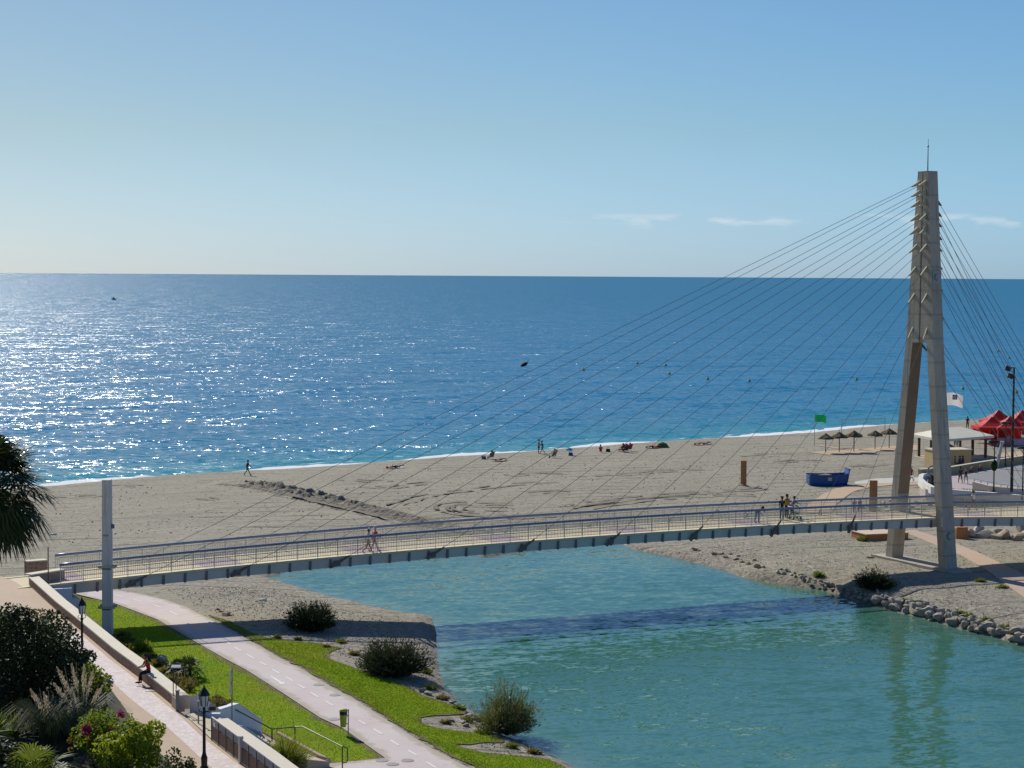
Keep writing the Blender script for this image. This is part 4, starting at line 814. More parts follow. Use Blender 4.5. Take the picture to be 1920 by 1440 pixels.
# pavilion
ZE = 4.5; ca, cb, cr = at(1708, 818, ZE), at(1766, 829, ZE), at(1864, 821, ZE); cbk = ca + cr - cb; ctr_ = (ca + cr) / 2
r_ = empty('beach_pavilion', (ctr_.x, ctr_.y, 1.9), 'open beach pavilion with cream hipped roof on brown posts', 'pavilion'); mb = MB()
ra, rb = ctr_ + (cr - cb) * .16, ctr_ - (cr - cb) * .16; zr = 5.75; R0 = [ca, cb, cr, cbk]; top = [Vector((v.x, v.y, ZE + .30)) for v in R0]
ra.z = rb.z = zr; mb.add([tuple(v) for v in top] + [tuple(rb), tuple(ra)] + [tuple(v) for v in R0], [(0, 1, 4), (1, 2, 5, 4), (2, 3, 5), (3, 0, 4, 5), (6, 7, 1, 0), (7, 8, 2, 1), (8, 9, 3, 2), (9, 6, 0, 3), (9, 8, 7, 6)])
mb.build('roof', mat('roof_cream', (.68, .64, .50), (.58, .55, .43), .8, .75, .3), r_)
pm = mat('pavilion_brown', (.10, .05, .04), (.075, .04, .035), 3)
for u_, w_ in ((.1, .1), (.1, .9), (.9, .1), (.9, .9), (.5, .1), (.5, .9)):
    v = ca + (cb - ca) * u_ + (cbk - ca) * w_; MB().box((v.x, v.y, 3.2), (.3, .3, 2.65)).build('post', pm, r_)
mb = MB(); mb.prism([(v.x, v.y) for v in (ca + (ctr_ - ca) * .05, cb + (ctr_ - cb) * .05, cr + (ctr_ - cr) * .05, cbk)], 1.2, 1.98); mb.build('floor', mat('floor_tan', (.44, .35, .25), (.38, .30, .22)), r_)
# toilet hut with pictograms
Yh = 226.0; a, b = atY(1752, 880, Yh), atY(1820.5, 879, Yh + 1.2); e = (b - a); e.z = 0; wdt = e.length; e.normalize(); nr = Vector((-e.y, e.x, 0)); zb = 1.8; zt = atY(1800, 846, Yh).z
r_ = empty('toilet_hut', Vector((a.x, a.y, zb)), 'small flat-roofed yellow hut with dark pictograms behind the yellow wall', 'hut'); hy = mat('hut_yellow', (.52, .40, .20), (.46, .35, .18), 1, .85, .2)
f = lambda o0, o1, x0, x1, z: [Vector((a.x, a.y, z)) + e * x + nr * o for x, o in ((x0, o0), (x1, o0), (x1, o1), (x0, o1))]
hb = MB(); hb.hexa(f(0, 2.6, 0, wdt, zb), f(0, 2.6, 0, wdt, zt)); hw = hb.build('wall', hy, r_); MB().hexa(f(-.12, 2.7, -.1, wdt + .1, zt), f(-.12, 2.7, -.1, wdt + .1, zt + .14)).build('roof', mat('hut_roof', (.60, .52, .36), None, 1), r_)
dk_ = mat('pictogram_dark', (.06, .06, .085)); H0 = lambda x, z: Vector((a.x, a.y, zb + z)) + e * x - nr * .015
def fig(x0, skirt):
    m = MB(); q_ = lambda P: m.add([tuple(H0(x0 + x, z)) for x, z in P], [tuple(range(len(P)))])
    q_([(.16 * math.cos(t), 1.62 + .13 * math.sin(t)) for t in np.linspace(0, 6.28, 11)[:-1]]); q_([(-.2, .85), (.2, .85), (.16, 1.45), (-.16, 1.45)] if not skirt else [(-.28, .75), (.28, .75), (.12, 1.45), (-.12, 1.45)])
    q_([(-.15, .15), (-.03, .15), (-.03, .85), (-.15, .85)]); q_([(.03, .15), (.15, .15), (.15, .85), (.03, .85)]); return m
xo = lambda px: (atY(px, 870, Yh).x - a.x) / e.x
fig(xo(1802.5), True).build('pictogram', dk_, hw); fig(xo(1808.5), False).build('pictogram', dk_, hw)
m = MB(); x0 = xo(1793); q_ = lambda P: m.add([tuple(H0(x0 + x, z)) for x, z in P], [tuple(range(len(P)))])
q_([(.11 * math.cos(t), 1.62 + .11 * math.sin(t)) for t in np.linspace(0, 6.28, 9)[:-1]]); q_([(-.07, .9), (.07, .9), (.07, 1.45), (-.07, 1.45)]); q_([(-.07, .78), (.34, .78), (.34, .9), (-.07, .9)]); q_([(.26, .4), (.38, .4), (.38, .78), (.26, .78)])
for k in range(12):
    t0, t1 = R(200 + k * 18), R(200 + (k + 1) * 18); q_([(.36 * math.cos(t0), .62 + .36 * math.sin(t0)), (.36 * math.cos(t1), .62 + .36 * math.sin(t1)), (.25 * math.cos(t1), .62 + .25 * math.sin(t1)), (.25 * math.cos(t0), .62 + .25 * math.sin(t0))])
m.build('pictogram', dk_, hw)
mb = MB(); v = a + e * (wdt * .72) + nr * 3.6; mb.lathe(Vector((v.x, v.y, zb)), [(.06, 0), (.06, 2.2), (1.5, 2.2), (.1, 3.0)], 10); top_mesh(mb, 'thatched_umbrella', mat('thatch_dark', (.12, .09, .05), (.08, .06, .035), 4, .95), 'dark thatched beach umbrella standing just behind the yellow hut', 'beach umbrella')
# thatched umbrellas on their decks
bd = mat('boardwalk_tan', (.50, .37, .24), (.43, .315, .205), 1.0, .9, .15, fine=.15)
def deck_px(name, L, z=None, label=None):
    P = [gp(x, y) for x, y in L]; zt = max(p.z for p in P) + .06 if z is None else z; mb = MB(); P = [at(x, y, zt) for x, y in L]; mb.prism([(p.x, p.y) for p in P], zt - .45, zt); return struct(mb.build(name, bd))
deck_px('boardwalk', [(1517, 848), (1560, 844.5), (1600, 844), (1645, 846.5), (1638, 849.5), (1600, 851.5), (1555, 852.5)]); deck_px('boardwalk', [(1612, 842.5), (1645, 838.5), (1690, 834.5), (1722, 834), (1722, 843.5), (1676, 845.5), (1640, 846)])
deck_px('boardwalk', [(1536, 834.5), (1537, 836), (1580, 842.5), (1608, 845), (1612, 842.5), (1580, 840)]); deck_px('boardwalk', [(1870, 850), (1925, 845), (1990, 842), (1990, 850), (1925, 853), (1866, 858)])
def ribbon(name, L0, L1, m, lift=.06):
    P0, P1 = [gp(*p) for p in L0], [gp(*p) for p in L1]; mb = MB()
    for i in range(len(P0) - 1):
        p, q, r, s_ = P0[i], P0[i + 1], P1[i + 1], P1[i]; u_ = Vector((0, 0, lift)); d_ = Vector((0, 0, -.3)); mb.hexa([s_ + d_, r + d_, q + d_, p + d_], [s_ + u_, r + u_, q + u_, p + u_])
    return struct(mb.build(name, m))
ribbon('boardwalk', [(1500, 962), (1522, 942), (1542, 928), (1567, 916.5), (1612, 909), (1671, 906), (1722, 905)], [(1560, 962), (1568, 946), (1582, 935), (1600, 922.5), (1632, 914), (1671, 910.5), (1722, 909.5)], bd)
ribbon('concrete_slab', [(1602, 904), (1640, 898), (1700, 896), (1724, 896)], [(1605, 908.5), (1640, 907), (1700, 905), (1724, 904)], mat('slab_pale', (.50, .48, .42), (.44, .42, .37)), .05)
ribbon('footpath', [(1715, 994), (1755, 1007), (1792, 1020), (1830, 1035), (1875, 1056), (1920, 1078), (2000, 1120)], [(1692, 997), (1725, 1010), (1760, 1025), (1802, 1042), (1842, 1064), (1920, 1120), (2000, 1180)], mat('footpath_tan', (.47, .35, .26), (.41, .31, .23), 1, .9, .15), .05)
th = mat('thatch', (.17, .125, .075), (.10, .075, .045), 5, .95, .1, bump=.6, bscale=20, bdist=.05); polem = mat('pole_wood', (.16, .11, .07), (.12, .085, .055), 4)
proto = empty('thatched_umbrella', (0, 0, 0), 'x', 'beach umbrella', 'thatched beach umbrellas on the wooden decks')
MB().tube([(0, 0, 0), (0, 0, 2.2)], .06, 7).build('pole', polem, proto)
mb = MB(); seg = 22
prof = [(.06, 2.62), (.45, 2.36), (.95, 2.08), (1.12, 1.88), (1.10, 1.84), (.5, 2.1), (.06, 2.3)]; vs = []
for r0, z0 in prof:
    for k in range(seg): j = random.uniform(-.07, .07) if r0 > .9 else 0; vs.append(((r0 + j) * math.cos(6.283 * k / seg), (r0 + j) * math.sin(6.283 * k / seg), z0 + j * .8))
mb.add(vs, [(i * seg + k, i * seg + (k + 1) % seg, (i + 1) * seg + (k + 1) % seg, (i + 1) * seg + k)[::-1] for i in range(len(prof) - 1) for k in range(seg)]); mb.build('thatch_top', th, proto)
ups = [(1548, 848.5, 'leftmost of the thatched umbrellas, on the nearer wooden deck'), (1573.5, 847.5, 'second thatched umbrella from the left, on the nearer wooden deck'), (1601, 846.5, 'third thatched umbrella from the left, at the right of the nearer deck'), (1640.5, 842, 'fourth thatched umbrella from the left, on the farther wooden deck'), (1667, 840, 'thatched umbrella nearest to the bridge pylon, on the farther deck')]
for i, (x, y, l) in enumerate(ups):
    o = proto if i == 0 else copy_tree(proto); p = at(x, y, 1.93); o.location = (p.x, p.y, 1.93); o['label'] = l; o.rotation_euler.z = i * .9; o.scale = [.95 + .05 * (i % 3)] * 3
# volleyball posts and net
p, q = gp(1578, 818), gp(1659, 816); r_ = empty('volleyball_net', p, 'thin volleyball net between two pale posts on the beach near the pylon', 'net'); pm2 = mat('pale_post', (.55, .5, .35))
for v, x, yt in ((p, 1578, 789), (q, 1659, 795)): MB().tube([v, Vector((v.x, v.y, v.z + 2.5))], .05, 6).build('post', pm2, r_)
mb = MB(); up = Vector((0, 0, 1))
for k in range(13): t = k / 12; c = p.lerp(q, t); mb.tube([c + up * 1.5, c + up * 2.4], .008, 4)
for h in (1.5, 1.7, 1.9, 2.1, 2.25): mb.tube([p + up * h, q + up * h], .008, 4)
for h in (2.42,): mb.tube([p + up * h, q + up * h], .025, 4)
mb.build('net', mat('net_cord', (.30, .31, .27)), r_)
# flags
def flag(name, foot, top_z, w, h, m, label, ph, emblem=False):
    r_ = empty(name, foot, label, 'flag'); MB().tube([foot, Vector((foot.x, foot.y, top_z))], .035, 6).build('flagpole', palebar, r_); n, k = 14, 8; V = []
    for j in range(k + 1):
        for i in range(n + 1): u_, v = i / n, j / k; V.append((foot.x + u_ * w * .94, foot.y + .16 * math.sin(u_ * 7 + ph + v) * u_ ** .5, top_z - .05 - h * (1 - v) - .22 * u_ * u_ * h - .05 * math.sin(u_ * 6 + ph)))
    off = wloc(r_); fl = npmesh('cloth', [Vector(v) - off for v in V], gridfaces(k + 1, n + 1), m, True, r_)
    if emblem:
        mb = MB(); c = Vector((foot.x + w * .50, foot.y - .22, top_z - .05 - h * .36)); s_ = .26; mb.quad(c + Vector((-s_, 0, -s_)), c + Vector((s_, 0, -s_)), c + Vector((s_, 0, s_)), c + Vector((-s_, 0, s_))); eb = mb.build('emblem', mat('emblem_purple', (.10, .06, .16)), fl)
        m2 = MB(); c = c + Vector((0, -.01, 0))
        for a in range(14):
            t0, t1 = a * 6.283 / 14, (a + 1) * 6.283 / 14; f_ = lambda t, r: c + Vector((r * math.cos(t), 0, r * math.sin(t))); m2.quad(f_(t0, .17), f_(t1, .17), f_(t1, .10), f_(t0, .10))
        m2.build('ring', mat('flag_white', (.75, .75, .75)), eb)
f0 = gp(1527, 836); flag('beach_flag', f0, atY(1527, 776, f0.y).z, 1.65, 1.0, leafmat('flag_green', (.005, .26, .06), (.005, .20, .05), 1, .35, .7, .2, False), 'green flag on a thin pole on the beach', .4)
f0 = at(1769, 893, ZQ); flag('white_flag', f0, atY(1769, 735, f0.y).z, 2.05, 1.35, leafmat('flag_white_cloth', (.74, .70, .66), (.66, .62, .59), 1, .35, .7, .2, False), 'white flag with a small purple emblem flying behind the pylon leg', 1.9, True)
# orange posts
orm = mat('orange_paint', (.42, .185, .07), (.36, .155, .06), 1.5, .7, .25)
for x, y, h, w, l in ((1394, 911, 2.75, .46, 'lone orange square post with pale foot on the open sand'), (1637, 962, 3.15, .55, 'orange square post just behind the bridge near the pylon')):
    p = gp(x, y); r_ = empty('marker_post', p, l, 'post', 'orange posts on the beach'); mb = MB(); mb.box(p + Vector((0, 0, h / 2)), (w, w, h), .5); mb.build('post', orm, r_, bevel=.03); MB().box(p + Vector((0, 0, .05)), (w + .25, w + .25, .16), .5).build('foot', lnd, r_)
# orange platform and pedestal under the bridge
c = gp(1650, 1012); mb = MB(); mb.box((c.x + .2, c.y + 1.2, c.z + .15), (4.1, 2.6, .7), .33); r_ = empty('platform', c, 'low orange platform with pale top under the bridge beside the pylon', 'platform'); mb.build('base', orm, r_); MB().box((c.x + .2, c.y + 1.2, c.z + .53), (4.2, 2.7, .07), .33).build('slab', mat('platform_top', (.60, .45, .30), (.52, .40, .28)), r_)
c = gp(1801, 1009); mb = MB(); mb.lathe(c, [(.75, -.2), (.62, .9), (.55, 1.0)], 8); top_mesh(mb, 'pedestal', orm, 'tapered orange block beside the near pylon leg under the bridge', 'pedestal')
# blue boat full of sand on the beach
p = gp(1551, 909); r_ = empty('rowing_boat', p, 'blue sand-filled wooden boat with one raised end on the beach', 'boat'); ang = R(4)
blue = mat('boat_blue', (.016, .085, .29), (.013, .07, .235), 1.2, .45, .4); Mb = Matrix.Rotation(ang, 3, 'Z'); st = []
for x, hw, zb, zt in ((-2.15, .80, .25, 1.16), (-2.05, .96, .06, 1.14), (-1.0, 1.02, -.05, 1.12), (0, 1.04, -.08, 1.12), (1.0, 1.02, -.05, 1.14), (1.85, .98, .0, 1.20), (2.02, .94, .06, 1.30)): st.append([(x, -hw, zt), (x, -hw * .95, zb + .30), (x, -hw * .86, zb), (x, hw * .86, zb), (x, hw * .95, zb + .30), (x, hw, zt)])
mb = MB(); vs = [p + Mb @ Vector(v) for s_ in st for v in s_]; mb.add(vs, [(i * 6 + k, i * 6 + k + 1, (i + 1) * 6 + k + 1, (i + 1) * 6 + k) for i in range(6) for k in range(5)] + [(5, 4, 3, 2, 1, 0), tuple(36 + k for k in range(6))]); hull = mb.build('hull', blue, r_)
mb = MB()
for k in (0, 5): mb.tube([p + Mb @ Vector((s_[k][0], s_[k][1], s_[k][2])) for s_ in st], .06, 6)
mb.box(p + Mb @ Vector((2.10, 0, 1.05)), (.12, 1.95, 1.35), M=Mb @ Matrix.Rotation(.16, 3, 'Y')); mb.box(p + Mb @ Vector((2.22, 0, 1.76)), (.26, 2.0, .10), M=Mb); mb.build('gunwale', blue, r_)
mb = MB(); P = [p + Mb @ Vector((x, y, z)) for x, y, z in ((-1.9, -.7, .92), (-1, -.85, 1.05), (0, -.9, 1.0), (1, -.85, .85), (1.6, -.6, .8), (1.6, .6, .8), (1, .85, .95), (0, .9, 1.15), (-1, .85, 1.18), (-1.9, .7, .95))]; mb.add(P, [tuple(range(10))]); mb.build('sand_fill', sand, r_)
MB().box(p + Mb @ Vector((.05, -1.04, .72)), (.42, .02, .36), M=Mb).build('nameplate', palebar, hull)
# red market tents
redt = leafmat('tent_red', (.62, .035, .03), (.52, .03, .028), .8, .30, .6, .2)
def tent(px, py, w, hp, label):
    ze = 4.3; c = at(px, py, ze); r_ = empty('market_tent', Vector((c.x, c.y + w / 2, 1.85)), label, 'tent', 'red market tents on the beach'); h = w / 2; cy = c.y + h; mb = MB(); n = 6
    rings = []
    for t in (0, .25, .5, .75, .93): f_ = 1 - t; rings.append((h * f_, ze + hp * (t ** 1.45)))
    vs = [(c.x + sx_ * a, cy + sy_ * a, z) for a, z in rings for sx_, sy_ in ((-1, -1), (1, -1), (1, 1), (-1, 1))] + [(c.x, cy, ze + hp)]; m = len(rings)
    fs = [(i * 4 + k, i * 4 + (k + 1) % 4, (i + 1) * 4 + (k + 1) % 4, (i + 1) * 4 + k) for i in range(m - 1) for k in range(4)] + [((m - 1) * 4 + k, (m - 1) * 4 + (k + 1) % 4, m * 4) for k in range(4)]
    b = len(vs); vs += [(c.x + sx_ * h * 1.01, cy + sy_ * h * 1.01, ze - .32) for sx_, sy_ in ((-1, -1), (1, -1), (1, 1), (-1, 1))]; fs += [(b + k, b + (k + 1) % 4, (k + 1) % 4, k) for k in range(4)]
    mb.add(vs, fs); mb.build('canopy', redt, r_)
    for sx_, sy_ in ((-1, -1), (1, -1), (1, 1), (-1, 1)): MB().box((c.x + sx_ * h * .96, cy + sy_ * h * .96, 2.95), (.07, .07, 2.4)).build('leg', palebar, r_)
    MB().box((c.x, cy + h * .9, 3.1), (w * .9, .04, 1.7)).build('back_wall', redt, r_)
tent(1867, 802, 4.6, 1.35, 'front left red market tent with its eaves jutting towards the pavilion'); tent(1902, 803, 4.6, 1.55, 'front right red market tent behind the tall black mast'); tent(1880, 791, 4.6, 1.6, 'rear left red market tent peaking above the front ones'); tent(1925, 793, 4.8, 1.7, 'red market tent cut by the right edge of the picture')
clo = mat('cloth_pale', (.55, .53, .62), (.45, .43, .52), 1.5)
for x, y, l in ((1886, 834, 'pale cloth covered stall table under the front tents'), (1912, 836, 'pale cloth covered stall table at the right edge under the tents')):
    p = at(x, y, 1.75); mb = MB(); mb.box(p + Vector((0, 0, .5)), (1.9, .9, .8)); mb.box(p + Vector((0, 0, .93)), (2.0, 1.0, .06)); mb.box(p + Vector((.3, 0, 1.08)), (.4, .3, .24)); top_mesh(mb, 'stall_table', clo, l, 'table', 'stall tables under the red tents')
p = at(1850, 817, 1.9); mb = MB(); mb.tube([p + Vector((-.9, 0, 1.0)), p + Vector((.9, 0, 1.0))], .38, 12); mb.box(p + Vector((-.5, 0, .35)), (.12, .5, .7)); mb.box(p + Vector((.5, 0, .35)), (.12, .5, .7)); top_mesh(mb, 'barrel', mat('barrel_wood', (.20, .15, .12), (.13, .10, .085), 3), 'dark round barrel on legs beside the left red tent', 'barrel')
mb = MB(); p = at(1834, 812, 1.9); mb.lathe(p, [(.03, 0), (.03, 1.0), (.35, 1.0), (.02, 1.3)], 8); top_mesh(mb, 'small_parasol', redt, 'tiny red parasol left of the red tents', 'parasol')
# boat, buoys far out
p = at(213.5, 562, 0); r_ = empty('motor_boat', p, 'tiny dark motor boat far out on the glittering sea', 'boat'); mb = MB()
vs = [p + Vector(v) for v in ((-2.2, -.8, 1.0), (1.6, -.8, 1.0), (2.6, 0, 1.2), (1.6, .8, 1.0), (-2.2, .8, 1.0), (-2.0, -.5, -.2), (1.4, -.5, -.2), (2.0, 0, -.1), (1.4, .5, -.2), (-2.0, .5, -.2))]
mb.add(vs, [(0, 1, 2, 3, 4)] + [(k + 5, (k + 1) % 5 + 5, (k + 1) % 5, k) for k in range(5)]); dkb = mat('boat_dark', (.03, .03, .04)); mb.build('hull', dkb, r_); MB().hexa([p + Vector(v) for v in ((-1, -.6, 1), (.8, -.6, 1), (.8, .6, 1), (-1, .6, 1))], [p + Vector(v) for v in ((-.8, -.5, 2.3), (.3, -.5, 2.3), (.3, .5, 2.3), (-.8, .5, 2.3))]).build('cabin', dkb, r_)
by = mat('buoy_yellow', (.52, .46, .06), (.45, .40, .05)); first = None
for k, (x, y) in enumerate(((1094, 695), (1195, 682.5), (1248, 686), (1255, 702), (1327, 712), (1405, 716), (1606, 713), (1717.5, 743), (1805.5, 730), (1906, 737), (1872, 659), (1892, 672))):
    p = at(x, y, 0)
    if first is None:
        mb = MB(); mb.lathe((0, 0, 0), [(.16, -.2), (.34, 0), (.37, .22), (.28, .44), (.08, .55), (.06, .75), (.10, .78), (.03, .86)], 10); first = mb.build('buoy', by, None, smooth=True); o = first
    else: o = first.copy(); COL.objects.link(o)
    o.location = p; tag(o, 'small round yellow swimming-zone buoy floating offshore beyond the beach', 'buoy', 'yellow buoys offshore')
p = at(982, 688, 0); mb = MB(); mb.tube([p + Vector((-.9, 0, .2)), p + Vector((-.2, 0, .55)), p + Vector((.5, 0, .9)), p + Vector((1.1, 0, 1.1))], [.12, .5, .55, .1], 8); mb.tube([p + Vector((.9, 0, 1.0)), p + Vector((1.3, 0, 1.9))], [.12, .05], 6); top_mesh(mb, 'float_marker', dkb, 'dark tilted float bobbing on the sea left of the buoys', 'float')
# ------------------------------------------------------------------ rocks
rng = random.Random(11)
def rock_mat(name, c1, c2): return mat(name, c1, c2, 2.2, .9, .2, bump=.6, bscale=9, bdist=.06)
rgrey = rock_mat('rock_grey', (.40, .355, .28), (.25, .22, .175)); rtan = rock_mat('rock_tan', (.42, .34, .24), (.26, .20, .14)); rpale = rock_mat('rock_pale', (.50, .45, .37), (.32, .28, .22))
def rock_mesh(seed, m):
    bm = bmesh.new(); bmesh.ops.create_icosphere(bm, subdivisions=2, radius=.5); r = random.Random(seed)
    cuts = [Vector((r.gauss(0, 1), r.gauss(0, 1), r.gauss(0, .8))).normalized() for _ in range(9)]; lim = [r.uniform(.17, .36) for _ in cuts]
    for v in bm.verts:
        for c, l in zip(cuts, lim):
            d = v.co.dot(c)
            if d > l: v.co -= c * (d - l) * .92
        v.co += v.normal * noise.noise(v.co * 3 + Vector((seed, 0, 0))) * .05
    me = bpy.data.meshes.new('rock'); bm.to_mesh(me); bm.free(); me.materials.append(m); return me
RM = {m.name: [rock_mesh(k * 7 + i, m) for i in range(6)] for k, m in enumerate((rgrey, rtan, rpale))}
def rock(x, y, sz, m, label, group, flat=.7, z=None):
    p = gp(x, y) if z is None else at(x, y, z); o = bpy.data.objects.new('boulder', rng.choice(RM[m.name])); COL.objects.link(o)
    o.location = p + Vector((0, 0, sz * flat * .16)); o.scale = (sz * rng.uniform(.9, 1.45), sz * rng.uniform(.8, 1.1), sz * flat * rng.uniform(.8, 1.2)); o.rotation_euler = (rng.uniform(-.3, .3), rng.uniform(-.3, .3), rng.uniform(0, 6.3)); tag(o, label, 'rock', group)
def along(P, t):
    t *= len(P) - 1; i = min(int(t), len(P) - 2); f_ = t - i; return P[i][0] * (1 - f_) + P[i + 1][0] * f_, P[i][1] * (1 - f_) + P[i + 1][1] * f_
L1 = [(1642, 1131), (1690, 1146), (1740, 1158), (1790, 1173), (1865, 1191), (1935, 1212)]
for k in range(22):
    x, y = along(L1, (k + .2) / 22); g = 'grey boulders lining the sunlit right bank'
    for dy, sz in ((-1, .95), (-8, .90), (-15, .75), (-21, .5)): rock(x + rng.uniform(-5, 5) + (4 if dy == -9 else 0), y + dy + rng.uniform(-2, 2), sz * rng.uniform(.75, 1.25), rgrey, 'grey boulder in the sunlit stone lining of the right lagoon bank', g)
L2 = [(1545, 1104), (1580, 1114), (1612, 1126), (1640, 1131)]
for k in range(9):
    x, y = along(L2, (k + .3) / 9)
    for dy in (-2, -10): rock(x + rng.uniform(-4, 4), y + dy, .55 * rng.uniform(.7, 1.3), rgrey, 'dark boulder on the right bank lying in the shadow of the bridge', 'shadowed boulders on the right bank')
L3 = [(1458, 1073), (1490, 1080), (1515, 1090), (1545, 1098)]
for k in range(9):
    x, y = along(L3, (k + .3) / 9)
    for dy in (0, -6): rock(x + rng.uniform(-4, 4), y + dy, .40 * rng.uniform(.6, 1.3), rpale, 'small pale stone on the right bank where the bridge shadow begins', 'small pale bank stones')
for x, y, sz in ((1302, 1031, .9), (1310, 1033, .5), (1338, 1040, .7), (1352, 1038, .9), (1362, 1046, .6), (1378, 1049, .7), (1392, 1055, .6), (1404, 1058, .8), (1420, 1064, 1.0), (1432, 1064, .6), (1385, 1043, .5), (1415, 1051, .5), (1370, 1040, .5), (1630, 1046, .8)): rock(x, y, sz, rtan, 'flat tan rock lying on the sandy right bank below the bridge', 'flat tan rocks on the sandy bank', .45)
for k in range(34): rock(rng.uniform(1612, 1775), rng.uniform(938, 966), rng.uniform(.45, 1.0), rng.choice((rpale, rtan, rpale)), 'pale boulder piled behind the bridge railing near the pylon', 'pale boulders behind the bridge')
for x, y, sz in ((1822, 1007, 1.3), (1845, 1008, 1.6), (1868, 1010, 1.3), (1885, 1010, 1.7), (1908, 1012, 1.5), (1930, 1012, 1.6), (1835, 998, 1.2), (1875, 1000, 1.2), (1915, 1000, 1.5)): rock(x, y, sz, rng.choice((rtan, rpale, rgrey)), 'large boulder under the right end of the bridge', 'large boulders under the bridge end', .8)
for x, y, sz in ((792, 1296, .7), (805, 1303, .55), (820, 1308, .6), (838, 1310, .5), (850, 1318, .5), (880, 1343, .6), (892, 1349, .7), (868, 1356, .6), (905, 1358, .6), (846, 1352, .45), (875, 1362, .5)): rock(x, y, sz, rgrey, 'small grey stone on the left bank at the lawn edge', 'stones on the left bank', .5)
for x, y, sz in ((408, 1143, .45), (416, 1147, .6), (425, 1153, .9)): rock(x, y, sz, rtan, 'tan stone lying beside the cycle path just before the bridge shadow', 'stones beside the path', .5)
rock(303, 1240, .75, rpale, 'single pale boulder in the dry planting behind the seat wall', 'boulder by the wall', .9)
# ------------------------------------------------------------------ vegetation
nr_ = np.random.RandomState(5)
def leafquads(C, Dr, L, Wd, Nn=None):
    """rhombic leaves: centre, direction, length, width"""
    n = len(C); Dr = Dr / (np.linalg.norm(Dr, axis=1, keepdims=True) + 1e-9); Rn = nr_.randn(n, 3) if Nn is None else Nn
    Sd = np.cross(Dr, Rn); Sd /= (np.linalg.norm(Sd, axis=1, keepdims=True) + 1e-9); L = np.broadcast_to(L, (n,))[:, None]; Wd = np.broadcast_to(Wd, (n,))[:, None]
    V = np.empty((n, 4, 3)); V[:, 0] = C - Dr * L / 2; V[:, 1] = C + Sd * Wd / 2; V[:, 2] = C + Dr * L / 2; V[:, 3] = C - Sd * Wd / 2; return V
def leafobj(name, V, m, parent):
    V = np.concatenate(V) if isinstance(V, list) else V; off = np.array(wloc(parent)); return npmesh(name, V.reshape(-1, 3) - off, np.arange(len(V) * 4).reshape(-1, 4), m, False, parent)
def feather(base, rad, ht, nst, m, label, group=None, leaf=.22, lw=.05, up=.7, per=16, name='shrub'):
    base = Vector(base); r_ = empty(name, base, label, 'shrub', group); b = np.array(base); VV = []; st = MB()
    for k in range(nst):
        a = nr_.rand() * 6.283; el = np.arccos(1 - nr_.rand() * (1 - np.cos(R(86)))); e = np.sin(el); d = np.array([np.cos(a) * e * rad, np.sin(a) * e * rad, ht * (np.cos(el) * up + (1 - up))]) * (.62 + .40 * nr_.rand()) * (1 + .22 * noise.noise(Vector((math.cos(a) * 1.6, math.sin(a) * 1.6, el * 2 + base[0]))))
        t = np.sort(.18 + .86 * nr_.rand(per)); bend = np.array([0, 0, -.12 * ht])
        C = b + np.outer(t, d) + np.outer(t ** 2, bend) * e + nr_.randn(per, 3) * .05 + np.array([np.cos(a), np.sin(a), 0]) * rad * .10
        VV.append(leafquads(C, d / np.linalg.norm(d) + nr_.randn(per, 3) * .35, leaf * (.6 + .8 * nr_.rand(per)), lw))
        if k % 5 == 0: st.tube([b, b + d * .5, b + d * .95 + bend * e * .9], [.03, .018, .006], 4, False)
    leafobj('foliage', VV, m, r_); st.build('stems', mat('twig', (.12, .09, .06), None, 4), r_); return r_
tam = leafmat('tamarisk', (.045, .055, .022), (.075, .080, .035), 1.2, .22); tam2 = leafmat('tamarisk_grey', (.10, .105, .055), (.15, .14, .075), 1.2, .22)
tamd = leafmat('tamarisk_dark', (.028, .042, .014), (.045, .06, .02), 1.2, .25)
def gb(x, y): p = gp(x, y); return p - Vector((0, 0, .05))
feather(gb(584, 1181), 1.75, 2.0, 800, tamd, 'dense dark green bush standing in the bridge shadow on the left bank')
feather(gb(738, 1266), 2.1, 2.5, 1100, tam, 'broad dark feathery bush at the lagoon edge beside the lawn')
feather(gb(950, 1377), 1.75, 2.8, 700, tam2, 'grey-green airy tamarisk bush leaning over the water', lw=.035)
feather(gb(1640, 1104), 1.6, 1.6, 420, tamd, 'dark bush among the shadowed boulders of the right bank')
feather(gb(265, 1222), .75, .85, 150, leafmat('yellow_shrub', (.17, .22, .02), (.12, .17, .015), 2, .4), 'small yellow-green shrub behind the seat wall near the column')
feather(gb(238, 1205), .55, .55, 70, leafmat('green_shrub', (.10, .15, .015), (.07, .11, .012), 2, .4), 'tiny green shrub just left of the yellow-green one behind the wall')
feather(gb(1536, 1081), .5, .45, 60, leafmat('green_shrub', (.10, .15, .015), (.07, .11, .012), 2, .4), 'small green tuft among the pale stones of the right bank')
feather(gb(1618, 1014), .5, .45, 50, leafmat('green_shrub', (.10, .15, .015), (.07, .11, .012), 2, .4), 'small green weed at the corner of the orange platform')
gy = at(535, 1432, 2.7); feather(gy, 1.15, 1.45, 420, leafmat('ornamental_grass', (.26, .27, .04), (.16, .17, .03), 1.5, .4), 'yellow-green ornamental grass clump between the cream-capped wall and the ramp', leaf=.45, lw=.022, up=.9, per=10)
dry = leafmat('dry_brown', (.20, .10, .05), (.14, .085, .045), 2, .3)
for k, (x, y, s_) in enumerate(((243, 1216, .5), (232, 1196, .5), (283, 1238, .55), (297, 1250, .5), (312, 1262, .5), (325, 1280, .6), (344, 1296, .8), (352, 1286, .6), (415, 1326, .6), (402, 1318, .5))): feather(gb(x, y), s_, s_ * 1.1, 60, dry, 'dry reddish brown clump in the planting strip behind the seat wall', 'dry brown clumps behind the wall', leaf=.18)
olv = leafmat('bank_weed', (.17, .18, .03), (.12, .13, .025), 2, .35)
